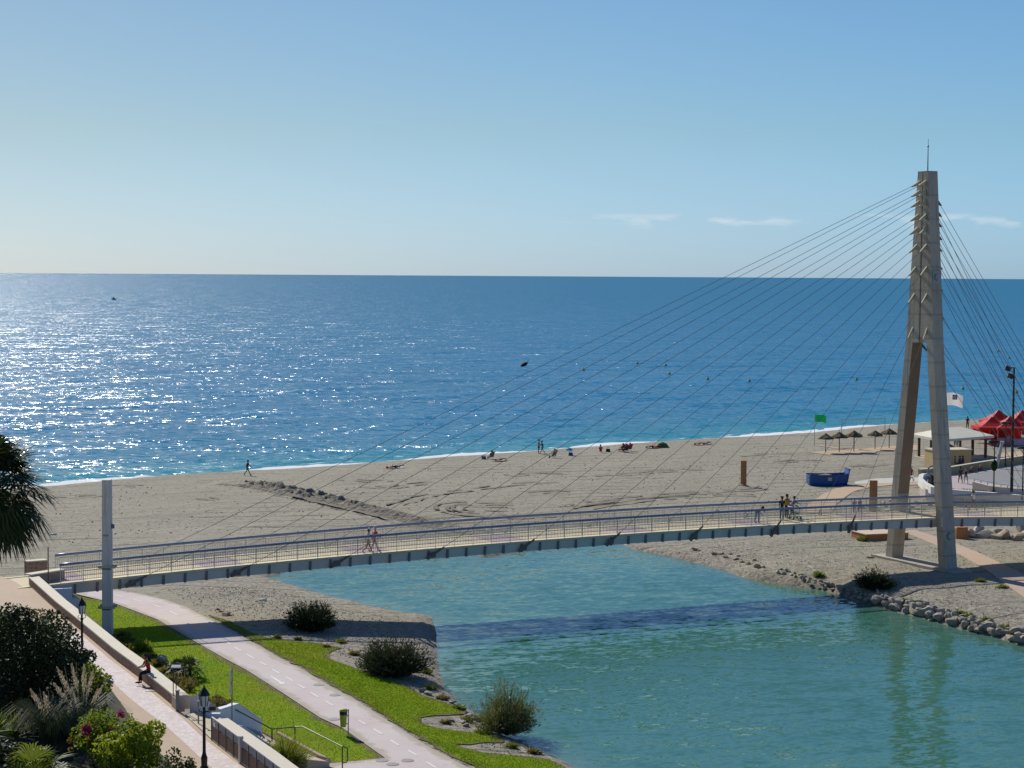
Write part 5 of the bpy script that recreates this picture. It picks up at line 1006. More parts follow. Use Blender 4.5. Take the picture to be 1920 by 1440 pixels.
for x, y in ((1700, 1128), (1718, 1131), (1800, 1150), (1818, 1156), (1850, 1163), (1885, 1178), (1905, 1185), (1838, 1090), (1880, 1102)): feather(gb(x, y), .45, .30, 36, olv, 'low olive weed tuft along the top of the stone lined right bank', 'weed tufts on the right bank', leaf=.16)
def lumpy(center, rad, n, nl, leaf, seed, lumpr=.42, fill=.25):
    """leaf centres and outward directions on many lumps through a crown volume"""
    rs = np.random.RandomState(seed); c = np.array(center); rad = np.array(rad); u = rs.randn(nl, 3); u /= np.linalg.norm(u, axis=1, keepdims=True); lc = u * (.35 + .62 * rs.rand(nl, 1) ** .6) ; ls = lumpr * (.6 + .7 * rs.rand(nl))
    k = rs.randint(0, nl, n); v = rs.randn(n, 3); v /= np.linalg.norm(v, axis=1, keepdims=True); rr = ls[k][:, None] * (1 - fill * rs.rand(n, 1) ** 2)
    P = c + (lc[k] + v * rr) * rad; P[:, 2] = np.maximum(P[:, 2], c[2] - rad[2] * .98); return P, v
def leafy(name, base, center, rad, n, nl, leaf, m, label, cat, seed, trunk=True, extra=None, lumpr=.42):
    r_ = empty(name, base, label, cat); P, v = lumpy(center, rad, n, nl, leaf, seed, lumpr)
    dr = v * .4 + nr_.randn(n, 3) * .6 + np.array([0, 0, -.25]); V = leafquads(P, dr, leaf * (.7 + .6 * nr_.rand(n)), leaf * .62, v + nr_.randn(n, 3) * .7); leafobj('crown', V, m, r_)
    if trunk:
        mb = MB(); c = Vector(center); b = Vector(base); mid = b.lerp(c, .45) + Vector((.15, 0, 0)); mb.tube([b, mid, c], [.16, .11, .05], 7)
        for k in range(6): a = k * 1.05; mb.tube([mid.lerp(c, k / 8), c + Vector((math.cos(a) * rad[0] * .6, math.sin(a) * rad[1] * .6, rad[2] * (.1 + .1 * k)))], [.06, .02], 5)
        mb.build('trunk', mat('bark', (.11, .085, .06), (.07, .055, .04), 5), r_)
    return r_
dkl = leafmat('dark_leaf', (.022, .036, .010), (.034, .050, .014), .9, .18, .6, .25); mdl = leafmat('mid_leaf', (.10, .165, .016), (.15, .21, .02), 1.2, .42); yll = leafmat('yellow_leaf', (.31, .34, .018), (.22, .29, .016), 1.0, .45)
G = lambda x, Y, z=ZPR: Vector((atY(x, 1300, Y).x, Y, z))
leafy('tree', G(62, 83), atY(50, 1270, 83), (2.15, 2.0, 2.65), 17000, 46, .17, dkl, 'big dark green leafy tree at the left edge beside the promenade', 'tree', 21)
leafy('tree', G(150, 85), atY(136, 1243, 85), (.95, .95, .85), 3600, 18, .15, dkl, 'smaller dark leafy tree whose rounded crown reaches over the pink promenade', 'tree', 22)
leafy('shrub', G(40, 88), atY(45, 1168, 88), (1.6, 1.2, .75), 1500, 20, .14, leafmat('mixed_leaf', (.06, .075, .018), (.10, .11, .025), 1.0, .35), 'loose light-tipped shrub rising behind the big dark tree at the tan landing', 'shrub', 23)
leafy('shrub', G(180, 81), atY(172, 1308, 81), (.75, .7, 1.15), 1900, 16, .17, mdl, 'upright fresh green shrub behind the pampas plumes', 'shrub', 24)
leafy('shrub', G(255, 73), atY(252, 1405, 73), (1.40, 1.1, 1.25), 5200, 34, .15, yll, 'bright yellow-green shrub at the bottom left beside the promenade', 'shrub', 25, lumpr=.33)
bg_ = leafy('bougainvillea', G(185, 75), atY(192, 1378, 75), (1.15, .9, 1.05), 3600, 24, .14, mdl, 'green bougainvillea with clusters of magenta flowers beside the yellow-green shrub', 'shrub', 26)
mag = leafmat('magenta', (.42, .012, .13), (.34, .01, .10), 3, .3); ora = leafmat('orange_flower', (.42, .12, .02), (.36, .16, .02), 3, .3)
for x, y, rr, nn, m in ((163, 1368, .24, 170, mag), (226, 1340, .16, 90, mag), (208, 1371, .13, 60, mag), (158, 1365, .13, 50, mag), (186, 1378, .10, 30, ora), (130, 1389, .10, 26, ora), (166, 1387, .09, 24, ora), (131, 1403, .08, 20, ora)):
    c = np.array(atY(x, y, 74.0)); P = c + nr_.randn(nn, 3) * rr * .45; leafobj('flowers', leafquads(P, nr_.randn(nn, 3), .09, .08), m, bg_)
leafy('shrub', G(20, 73.5), atY(14, 1425, 73.5), (1.35, .9, .75), 3000, 22, .15, dkl, 'dark low shrub in the bottom left corner under the yuccas', 'shrub', 31, False)
leafy('shrub', G(105, 79.5), atY(100, 1372, 79.5), (1.3, .7, .8), 2600, 20, .15, dkl, 'dark low shrub between the dark tree and the pampas plumes', 'shrub', 32, False)
leafy('shrub', G(335, 71.5), atY(330, 1442, 71.5), (.65, .6, .6), 900, 10, .13, leafmat('green_shrub2', (.05, .075, .014), (.08, .10, .02), 1, .35), 'low dark green shrub at the bottom edge right of the yellow-green shrub', 'shrub', 27, False)
rdl = leafmat('red_tip', (.16, .05, .045), (.12, .045, .03), 2, .3); c = np.array(atY(300, 1352, 72.8)); P = c + nr_.randn(120, 3) * np.array([.5, .3, .16]) + np.array([.2, 0, 0]); rt = bpy.data.objects['shrub.%03d' % 3] if False else None
# fan palms
def fan(V, hub, axis, rad, nb=20, droop=.25, spread=150, wid=.055, seed=0):
    axis = axis.normalized(); side = axis.cross(Vector((0, 0, 1)));
    if side.length < .1: side = Vector((1, 0, 0))
    side.normalize(); nrm_ = side.cross(axis).normalized()
    for i in range(nb):
        t = R(-spread + 2 * spread * i / (nb - 1)) * .62; d = (axis * math.cos(t) + side * math.sin(t) + nrm_ * random.uniform(-.12, .12)).normalized(); L = rad * (.78 + .22 * math.cos(t)) * random.uniform(.88, 1.08)
        w = d.cross(nrm_).normalized() * wid; p1 = hub + d * L * .55; p2 = hub + d * L + Vector((0, 0, -droop * L)); V.append([hub, p1 + w, p2, p1 - w])
def fan_palm(root_loc, crown, nleaf, pet, rad, m, label, tr=.18, trunk=True, seed=1, el0=-55, nb=20, wid=.055, cat='palm tree', name='palm_tree'):
    random.seed(seed); r_ = empty(name, root_loc, label, cat); V = []; st = MB(); crown = Vector(crown)
    for i in range(nleaf):
        a = i * 2.39996 + random.uniform(-.2, .2); e = R(el0 + (88 - el0) * ((i + .5) / nleaf) ** 1.1 + random.uniform(-8, 8)); d = Vector((math.cos(a) * math.cos(e), math.sin(a) * math.cos(e), math.sin(e))); Lp = pet * random.uniform(.62, 1.18); hub = crown + d * Lp + Vector((0, 0, -.10 * Lp))
        st.tube([crown, crown + d * Lp * .5 + Vector((0, 0, .03)), hub], [.03, .022, .015], 4, False); fan(V, hub, (d + Vector((0, 0, -.35))), rad, nb, random.uniform(.12, .42), 150, wid)
    leafobj('fronds', np.array([[list(p) for p in q] for q in V]), m, r_); st.build('stalks', mat('palm_stalk', (.16, .15, .06), (.11, .11, .045), 4), r_)
    if trunk:
        mb = MB(); b = Vector(root_loc); n = 14; mb.tube([b.lerp(crown, k / n) for k in range(n + 1)], [tr * (1.25 if k == 0 else 1.0) + (.03 if k % 2 else 0) for k in range(n + 1)], 10); mb.build('trunk', mat('palm_bark', (.14, .11, .08), (.09, .07, .055), 6, bump=.5), r_)
    return r_
pmat = leafmat('palm_green', (.030, .050, .012), (.055, .070, .018), .8, .22, .6, .25)
pc = atY(-14, 912, 66); fan_palm(Vector((pc.x - .2, 66, 1.5)), pc + Vector((0, 0, -.15)), 74, 1.2, 1.3, pmat, 'large fan palm with a shaggy dark crown at the left edge', seed=3, nb=24, wid=.05)
ps = leafmat('small_palm', (.04, .06, .015), (.06, .085, .02), 1, .25, .6, .25)
for x, y, s_, l in ((332, 1268, .75, 'small dwarf palm behind the seat wall, left of its larger neighbour'), (356, 1272, 1.0, 'larger dwarf palm behind the seat wall next to the lawn')): b = gb(x, y); fan_palm(b, b + Vector((0, 0, .55 * s_)), 20, .45 * s_, .62 * s_, ps, l, .09, True, int(x), -20, 12, .035)
b = G(95, 72.5); fan_palm(b, atY(62, 1470, 72.5), 16, .9, 1.25, leafmat('palm_light', (.07, .11, .02), (.10, .13, .03), 1, .35, .6, .25), 'light green fan palm fronds at the bottom edge left of the shrubs', .1, False, 8, 10, 22, .035)
# spiky yucca rosettes
def rosette(base, c, n, L, m, label, w=.05, name='yucca', el=(5, 85)):
    r_ = empty(name, base, label, 'plant'); V = []; c = Vector(c)
    for i in range(n):
        a = i * 2.39996; e = R(random.uniform(*el)); d = Vector((math.cos(a) * math.cos(e), math.sin(a) * math.cos(e), math.sin(e))); l = L * random.uniform(.75, 1.1); s_ = d.cross(Vector((0, 0, 1))).normalized() * w; p2 = c + d * l + Vector((0, 0, -.12 * l * math.cos(e))); p1 = c + d * l * .45; V.append([c - s_ * .5, p1 - s_, p2, p1 + s_])
    leafobj('leaves', np.array([[list(p) for p in q] for q in V]), m, r_); mb = MB(); mb.tube([Vector(base), c], [.10, .08], 6); mb.build('trunk', mat('bark', (.11, .085, .06)), r_); return r_
yg = leafmat('yucca_green', (.05, .095, .018), (.07, .12, .025), 1, .3, .6, .25)
rosette(G(30, 76), atY(28, 1385, 76), 110, 1.25, yg, 'spiky green yucca at the lower left edge below the dark tree', .045); rosette(G(5, 75), atY(-8, 1372, 75), 70, 1.1, yg, 'second spiky yucca cut off by the left edge', .045)
# pampas grass
def pampas(base, n, ht, label, plumes):
    r_ = empty('pampas_grass', base, label, 'grass plant'); b = np.array(base); V = []
    for i in range(n):
        a = nr_.rand() * 6.283; L = ht * (.45 + .35 * nr_.rand()); o = np.array([math.cos(a), math.sin(a), 0]); sd_ = np.array([-o[1], o[0], 0]) * .012; p0 = b + o * .12; pts = [p0, p0 + o * L * .22 + [0, 0, L * .62], p0 + o * L * .52 + [0, 0, L * .80], p0 + o * L * .85 + [0, 0, L * .55]]
        for q, r in zip(pts[:-1], pts[1:]): V.append([q - sd_, q + sd_, r + sd_, r - sd_])
    leafobj('leaves', np.array(V), leafmat('pampas_leaf', (.05, .07, .022), (.08, .095, .03), 1, .25), r_); pm_ = leafmat('pampas_plume', (.66, .56, .40), (.54, .45, .31), 2, .4, .8, .1, False)
    for (dx, dy, h_, lx) in plumes:
        top = b + np.array([dx, dy, h_]); c0 = b + np.array([dx * .6, dy * .6, h_ * .62]); m = 300; t = nr_.rand(m); ax = top - c0; cv = np.outer(np.sin(t * 3.14) * .06 + t ** 2 * .24, np.array([lx, 0, -.7])); P = c0 + np.outer(t, ax) + cv; rad = .062 * np.sin(np.clip(t * 2.9 + .25, 0, 3.1)); P += nr_.randn(m, 3) * rad[:, None] * .75
        o_ = leafobj('plume', leafquads(P, ax / np.linalg.norm(ax) + nr_.randn(m, 3) * .45, .13, .020), pm_, r_); MB().tube([b + np.array([dx * .2, dy * .2, 0]), c0, c0 + ax * .9], [.012, .01, .005], 4, False).build('stalk', pm_, o_)
pb = G(150, 78.5); pampas(pb, 260, 3.1, 'pampas grass with several pale feathery plumes in front of the dark tree', [(-.62, -.2, 3.35, -1.2), (-.15, 0, 3.45, -.8), (.22, .1, 3.40, -.3), (.50, -.1, 3.20, .3), (-.72, -.3, 2.70, -1.2), (.80, 0, 2.55, .6)])
pb = G(92, 77); pampas(pb, 320, 3.3, 'drooping pampas tuft with one arching pale plume left of the others', [(-.35, -.2, 2.75, -1.5), (.0, -.1, 2.6, -.8)])
mb = MB(); q = [Vector((p.x, p.y, ZPR + .011)) for p in [at(x, y, ZPR) for x, y in ((-80, 1130), (20, 1150), (120, 1200), (190, 1268), (235, 1330), (262, 1370), (300, 1412), (340, 1450), (520, 1640), (-500, 1640))]]
mb.add(q, [tuple(range(len(q)))]); struct(mb.build('planting_bed', mat('bed_soil', (.030, .027, .016), (.020, .024, .010), 1.2, .95)))
# loose stones on the banks and dark clods scattered over the beach: nobody could count them
def scatter(name, X, Y, sz, m, label, cat, flat=.6):
    n = len(X); z, ds, dl = ground_np(X, Y); k = (dl > .25) & (ds > 4); X, Y, sz, z = X[k], Y[k], sz[k], z[k]; n = len(X)
    O = np.array([[1, 0, 0], [0, 1, 0], [-1, 0, 0], [0, -1, 0], [0, 0, 1], [0, 0, -1]], float); V = O[None] * (sz[:, None, None] * (.6 + .7 * nr_.rand(n, 6, 1))); an = nr_.rand(n) * 6.28; c_, s_ = np.cos(an)[:, None], np.sin(an)[:, None]
    x, y = V[:, :, 0] * c_ - V[:, :, 1] * s_, V[:, :, 0] * s_ + V[:, :, 1] * c_; V = np.stack([x + X[:, None], y + Y[:, None], V[:, :, 2] * flat + z[:, None] + .02], 2)
    Fq = np.array([[0, 1, 4], [1, 2, 4], [2, 3, 4], [3, 0, 4], [1, 0, 5], [2, 1, 5], [3, 2, 5], [0, 3, 5]]); Fa = (Fq[None] + (np.arange(n) * 6)[:, None, None]).reshape(-1, 3)
    o = npmesh(name, V.reshape(-1, 3), Fa, m, False); o['kind'] = 'stuff'; o['label'] = label; o['category'] = cat
def area(L, n, z=2.0): return in_poly_pts([at(x, y, z) for x, y in L], n)
gA = area([(300, 1105), (500, 1088), (640, 1130), (815, 1158), (822, 1240), (850, 1310), (800, 1300), (700, 1262), (600, 1205), (470, 1180), (390, 1145)], 5200); gB = area([(1180, 1025), (1640, 1000), (1920, 1010), (1920, 1195), (1640, 1115), (1440, 1080), (1300, 1050)], 7000); gC = area([(830, 1330), (905, 1400), (1060, 1440), (1010, 1405), (930, 1370)], 500)
gg = np.concatenate([gA, gB, gC]); scatter('gravel', gg[:, 0], gg[:, 1], (.018 + .06 * nr_.rand(len(gg)) ** 4), mat('gravel_stone', (.40, .36, .28), (.26, .23, .18), 1.7, .95, .1), 'loose gravel and small stones scattered over the lagoon banks', 'gravel')
gb_ = area([(60, 925), (1500, 830), (1640, 880), (1500, 960), (900, 985), (100, 1030)], 3600); scatter('sand_clods', gb_[:, 0], gb_[:, 1], (.03 + .10 * nr_.rand(len(gb_)) ** 5), mat('clod', (.23, .21, .16), (.15, .135, .10), 2, .95, .1), 'small dark clods and debris scattered over the beach sand', 'debris', .5)
for k, (x, y, s_) in enumerate(((640, 1205, .3), (664, 1228, .35), (690, 1240, .3), (612, 1214, .28), (806, 1292, .4), (829, 1311, .35), (862, 1330, .4), (876, 1352, .35), (905, 1376, .4), (1000, 1412, .4), (960, 1402, .35), (836, 1356, .3), (800, 1262, .35), (520, 1196, .25), (560, 1200, .25))): feather(gb(x, y), s_, s_ * .9, 40, dry if k % 2 else olv, 'low dry weed tuft on the left bank between lawn and water', 'weed tufts on the left bank', leaf=.14)
# washed-up weed, clods and litter on the sand
for x, y, l in ((493, 1126, 'white scrap of litter on the gravel bank left of the dark bush'), (101, 886 + 117, 'white scrap of litter on the sand beside the palm')): p = gp(x, y); mb = MB(); mb.hexa([p + Vector(v) for v in ((-.32, -.25, 0), (.3, -.2, 0), (.25, .25, 0), (-.25, .2, 0))], [p + Vector(v) for v in ((-.25, -.2, .1), (.26, -.1, .16), (.2, .2, .07), (-.15, .15, .13))]); top_mesh(mb, 'litter', mat('litter_white', (.7, .69, .66)), l, 'litter')
# ------------------------------------------------------------------ people
def skin_mesh(V, E, Rad, root=0, lvl=1):
    me = bpy.data.meshes.new('tmp'); me.from_pydata(V, E, []); o = bpy.data.objects.new('tmp', me); COL.objects.link(o)
    md = o.modifiers.new('s', 'SKIN'); md.branch_smoothing = .6; md.use_smooth_shade = True
    if not me.skin_vertices: me.attributes.new('skin', 'FLOAT', 'POINT')
    for i, r in enumerate(Rad): me.skin_vertices[0].data[i].radius = r if isinstance(r, tuple) else (r, r); me.skin_vertices[0].data[i].use_root = (i == root)
    ss = o.modifiers.new('u', 'SUBSURF'); ss.levels = lvl; ss.render_levels = lvl
    dg = bpy.context.evaluated_depsgraph_get(); ev = o.evaluated_get(dg); m = ev.to_mesh(); vs = [v.co.copy() for v in m.vertices]; fs = [tuple(p.vertices) for p in m.polygons]; ev.to_mesh_clear()
    bpy.data.objects.remove(o); bpy.data.meshes.remove(me); return vs, fs
SK = {'fair': mat('skin_fair', (.48, .29, .21), (.42, .25, .18), 6, .55), 'tan': mat('skin_tan', (.30, .165, .105), (.25, .14, .09), 6, .55), 'dark': mat('skin_dark', (.16, .09, .06), (.13, .075, .05), 6, .55)}
def cloth(name, c): return mat('cloth_' + name, c, tuple(x * .82 for x in c), 7, .85, .15)
POSE = dict(
    stand=dict(pel=.93, lean=2, th=(3, -3), kn=(3, 3), ua=(6, -6), el=(12, 15)),
    walk=dict(pel=.91, lean=5, th=(26, -20), kn=(6, 28), ua=(-22, 26), el=(18, 26)),
    wall=dict(pel=.66, lean=14, th=(84, 78), kn=(72, 88), ua=(38, 30), el=(50, 45)),
    ground=dict(pel=.12, lean=4, th=(128, 120), kn=(96, 86), ua=(48, 40), el=(30, 40)),
    chair=dict(pel=.36, lean=-22, th=(84, 88), kn=(60, 66), ua=(20, 26), el=(60, 50)),
    bend=dict(pel=.88, lean=78, th=(8, -4), kn=(12, 10), ua=(60, 40), el=(25, 30)),
    push=dict(pel=.92, lean=14, th=(20, -16), kn=(8, 24), ua=(42, 42), el=(45, 45)),
    lie=dict(pel=.12, lean=0, th=(10, 24), kn=(12, 50), ua=(12, 20), el=(16, 30), lying=True))
def person(loc, face, pose, label, top=None, bottom=None, skin='tan', hair=(.03, .02, .015), h=1.72, hat=None, long=False, slv=True, group=None, skirt=False, shoes=(.05, .045, .04), bag=None):
    q = POSE[pose]; r_ = empty('person', loc, label, 'person', group); r_.rotation_euler.z = face
    V, E, Rd, ix = [], [], [], {}
    def v(n, p, r, link=None):
        ix[n] = len(V); V.append(Vector(p)); Rd.append(r)
        if link: E.append((ix[link], ix[n]))
    ln = R(q['lean']); tor = lambda d: Vector((0, math.sin(ln) * d, q['pel'] + math.cos(ln) * d))
    v('pel', tor(0), (.15, .115)); v('waist', tor(.16), (.135, .10), 'pel'); v('chest', tor(.36), (.16, .115), 'waist'); v('neck', tor(.53), .06, 'chest')
    hl = ln * .55; hd = lambda d: tor(.53) + Vector((0, math.sin(hl) * d + .02, math.cos(hl) * d))
    v('head0', hd(.09), .075, 'neck'); v('head1', hd(.17), (.082, .095), 'head0'); v('head2', hd(.245), .06, 'head1')
    for sd_, k in ((-1, 0), (1, 1)):
        s = str(k); v('sh' + s, tor(.47) + Vector((sd_ * .175, 0, 0)), .062, 'chest'); a = R(q['ua'][k]); e1 = V[ix['sh' + s]] + Vector((sd_ * .045, math.sin(a) * .29, -math.cos(a) * .29)); v('elb' + s, e1, .044, 'sh' + s)
        b = R(q['ua'][k] + q['el'][k]); e2 = e1 + Vector((-sd_ * .015, math.sin(b) * .25, -math.cos(b) * .25)); v('wr' + s, e2, .030, 'elb' + s); v('palm' + s, e2 + Vector((0, math.sin(b) * .075, -math.cos(b) * .075)), (.036, .024), 'wr' + s); ix['hd' + s] = b
        v('hip' + s, tor(-.03) + Vector((sd_ * .09, 0, -.02)), .092, 'pel'); t = R(q['th'][k]); kn = V[ix['hip' + s]] + Vector((sd_ * .02, math.sin(t) * .43, -math.cos(t) * .43)); v('kn' + s, kn, .060, 'hip' + s)
        t2 = t - R(q['kn'][k]); an = kn + Vector((0, math.sin(t2) * .42, -math.cos(t2) * .42)); v('cf' + s, kn.lerp(an, .35), .056, 'kn' + s); v('an' + s, an, .038, 'cf' + s)
        fd = Vector((0, math.cos(t2) * .7 + .3, math.sin(t2) * .6)).normalized(); v('toe' + s, an + fd * .17 + Vector((0, 0, -.045)), .035, 'an' + s)
    sc = h / 1.74; ly = q.get('lying')
    low = min(p.z - (.04 if not ly else .1) for p in V)
    MT = Matrix.Rotation(R(90), 3, 'X') if ly else Matrix.Identity(3)      # lying on the back, head away from the facing direction
    def X(p): p = Vector(p); p = Vector((p.x, p.y, p.z)); 
    def fin(p):
        p = Vector(p)
        if ly: p = MT @ (p - Vector((0, 0, q['pel']))); return p * sc + Vector((0, 0, .13))
        return (p - Vector((0, 0, min(low, 9) if pose not in ('chair', 'wall') else 0))) * sc
    V = [fin(p) for p in V]; sr = lambda r: tuple(x * sc for x in r) if isinstance(r, tuple) else r * sc; Rd = [sr(r) for r in Rd]
    vs, fs = skin_mesh(V, E, Rd); mb = MB(); mb.add(vs, fs)
    for k, sd_ in ((0, -1), (1, 1)):                                      # fingers and thumb
        s = str(k); w, p = V[ix['wr' + s]], V[ix['palm' + s]]; d = (p - w).normalized(); sx_ = Vector((1, 0, 0)); sx_ = (sx_ - d * sx_.dot(d)).normalized(); cu_ = d.cross(sx_)
        if cu_.y < 0: cu_ = -cu_
        for j, (o, l) in enumerate(((-.024, .06), (-.008, .072), (.008, .068), (.023, .052))): a = p + sx_ * o * sc; mb.tube([a, a + d * l * .55 * sc, a + (d * .9 * l + cu_ * .02) * sc], [.009 * sc, .008 * sc, .006 * sc], 5)
        a = w.lerp(p, .55) - sx_ * sd_ * .025 * sc; mb.tube([a, a + (d * .03 - sx_ * sd_ * .02) * sc, a + (d * .058 - sx_ * sd_ * .024 + cu_ * .01) * sc], [.011 * sc, .01 * sc, .007 * sc], 5)
    H1 = V[ix['head1']]; up = (V[ix['head2']] - V[ix['head0']]).normalized(); rt_ = Vector((1, 0, 0)); fw = rt_.cross(up) * -1
    if not ly and fw.y < 0: fw = -fw
    if ly and fw.z < 0: fw = -fw
    mb.tube([H1 + (fw * .088 + up * .01) * sc, H1 + (fw * .118 - up * .025) * sc], [.010 * sc, .017 * sc], 5)
    for sd_ in (-1, 1): mb.tube([H1 + (rt_ * sd_ * .078 - up * .03) * sc, H1 + (rt_ * sd_ * .092 + up * .02) * sc], [.014 * sc, .018 * sc], 5)
    def loc_build(mb, name, m, par): 
        me = bpy.data.meshes.new(name); me.from_pydata([tuple(x) for x in mb.v], [], mb.f); me.materials.append(m); me.polygons.foreach_set('use_smooth', [True] * len(me.polygons)); me.update(); o = bpy.data.objects.new(name, me); COL.objects.link(o); o.parent = par; return o
    body = loc_build(mb, 'body', SK[skin], r_)
    mb = MB()
    for sd_ in (-1, 1): mb.tube([H1 + (rt_ * sd_ * .032 + fw * .080 + up * .012) * sc, H1 + (rt_ * sd_ * .032 + fw * .094 + up * .012) * sc], .011 * sc, 5)
    loc_build(mb, 'eyes', mat('eye_dark', (.03, .025, .02)), body)
    def sub(names, inf, links):
        vv = [V[ix[n]] if isinstance(n, str) else n for n in names]; return skin_mesh(vv, links, [sr(r) for r in inf])
    kn0, kn1 = V[ix['kn0']], V[ix['kn1']]; P_ = lambda n: V[ix[n]]
    if top is not None:
        names = ['waist', 'pel', 'chest', P_('neck').lerp(P_('chest'), .3), 'sh0', 'sh1', P_('sh0').lerp(P_('elb0'), .6 if slv else .15), P_('sh1').lerp(P_('elb1'), .6 if slv else .15)]
        mb = MB(); mb.add(*sub(names, [(.155, .125), (.165, .135), (.175, .135), .085, .078, .078, .064, .064], [(0, 1), (0, 2), (2, 3), (2, 4), (2, 5), (4, 6), (5, 7)])); loc_build(mb, 'shirt', top, body)
    if bottom is not None:
        f_ = .97 if long else .55; e0 = P_('kn0').lerp(P_('hip0'), .0 if long else .35); e1 = P_('kn1').lerp(P_('hip1'), .0 if long else .35)
        names = ['pel', P_('pel').lerp(P_('waist'), .5), 'hip0', 'hip1', e0, e1]; rr = [(.168, .135), (.155, .125), .112, .112, .082, .082]; lk = [(0, 1), (0, 2), (0, 3), (2, 4), (3, 5)]
        if long: names += [P_('cf0').lerp(P_('an0'), .85), P_('cf1').lerp(P_('an1'), .85)]; rr += [.062, .062]; lk += [(4, 6), (5, 7)]
        if skirt: rr = [(.17, .14), (.155, .125), .14, .14, .15, .15]
        mb = MB(); mb.add(*sub(names, rr, lk)); loc_build(mb, 'trousers' if long else ('skirt' if skirt else 'shorts'), bottom, body)
    mb = MB(); mb.add(*skin_mesh([H1 + (up * .03 - fw * .022) * sc, H1 + (up * .085 - fw * .012) * sc, H1 + (-up * .03 - fw * .045) * sc], [(0, 1), (0, 2)], [.094 * sc, .060 * sc, .066 * sc])); loc_build(mb, 'hair', mat('hair_%d' % int(hair[0] * 1000), hair), body)
    if hat is not None:
        mb = MB(); c = H1 + up * .045 * sc; a_ = [(rt_ * math.cos(t) + fw * math.sin(t)) for t in np.linspace(0, 6.283, 15)[:-1]]; rings = [(.165, .0), (.105, .02), (.098, .09), (.055, .12)]
        vs = [c + (x * r + up * z) * sc for r, z in rings for x in a_]; mb.add(vs, [(i * 14 + k, i * 14 + (k + 1) % 14, (i + 1) * 14 + (k + 1) % 14, (i + 1) * 14 + k) for i in range(3) for k in range(14)] + [tuple(42 + k for k in range(14)), tuple(range(14))[::-1]]); loc_build(mb, 'hat', hat, body)
    if shoes is not None:
        for s in ('0', '1'): mb = MB(); a, t = P_('an' + s), P_('toe' + s); mb.add(*skin_mesh([a + (a - t) * .15 - Vector((0, 0, .02)) * sc, a.lerp(t, .6), t + (t - a) * .12], [(0, 1), (1, 2)], [.048 * sc, .047 * sc, .036 * sc])); loc_build(mb, 'shoe', mat('shoe_%d' % int(shoes[0] * 1000), shoes), body)
    if bag is not None:
        mb = MB(); c = P_('chest') - fw * .17 * sc; 
        mb.add(*skin_mesh([c + up * .12 * sc, c - up * .18 * sc], [(0, 1)], [(.14 * sc, .08 * sc), (.15 * sc, .10 * sc)])); loc_build(mb, 'backpack', bag, body)
    return r_
def fdir(d): return math.atan2(-d[0], d[1])
def deckp(px, py):
    z = 5.9
    for _ in range(6): p = at(px, py, z); s_ = (p - T0).dot(U); z = dz_(s_) + .02
    return at(px, py, z)
RIGHT = fdir(U); LEFT = fdir(-U); AWAY = 0.0; CAM = math.pi
red = cloth('red', (.42, .025, .03)); rose = cloth('rose', (.70, .04, .11)); wht = cloth('white', (.82, .81, .79)); dkc = cloth('dark', (.025, .025, .03)); navy = cloth('navy', (.02, .035, .11)); jean = cloth('jeans', (.10, .16, .27)); pinkc = cloth('pink', (.50, .27, .22)); yelc = cloth('yellow', (.52, .33, .03)); purp = cloth('purple', (.24, .17, .33)); khk = cloth('khaki', (.25, .22, .16)); olvd = cloth('olive', (.035, .05, .02)); bluec = cloth('blue', (.05, .12, .36)); wine = cloth('wine', (.10, .03, .05))
tt_ = .36; ps_ = PE[4].lerp(PE[5], tt_); dW = (PE[5] - PE[4]).normalized(); nW = Vector((-dW.y, dW.x, 0)); lo = ps_ + nW * .10; lo.z = ZPR + .02
person(lo, fdir(-nW), 'wall', 'person in a red top and dark trousers sitting on the seat wall', red, dkc, 'tan', long=True)
wk = 'walkers on the footbridge'
person(deckp(690, 1037), RIGHT, 'walk', 'person in white top, pink skirt and white hat walking on the bridge', wht, pinkc, 'tan', h=1.66, hat=wht, skirt=True, group=wk)
person(deckp(702, 1034.5), RIGHT, 'walk', 'person in a bright rose red shirt and white cap walking on the bridge', rose, khk, 'fair', hair=(.5, .5, .5), h=1.76, hat=wht, group=wk)
person(deckp(1420, 981), CAM + .5, 'bend', 'person in dark blue top and jeans bending down on the bridge', navy, jean, 'tan', long=True, h=1.7)
person(deckp(1466, 975), RIGHT + .9, 'stand', 'person in dark clothes standing beside the yellow shirt on the bridge', dkc, dkc, 'dark', long=True, h=1.74)
person(deckp(1475, 972), RIGHT + .4, 'stand', 'person in a yellow shirt leaning at the bridge railing by the stroller', yelc, dkc, 'tan', h=1.78, long=True)
person(deckp(1486, 970), RIGHT, 'push', 'person in purple top pushing a stroller on the bridge', purp, navy, 'tan', h=1.62, long=True)
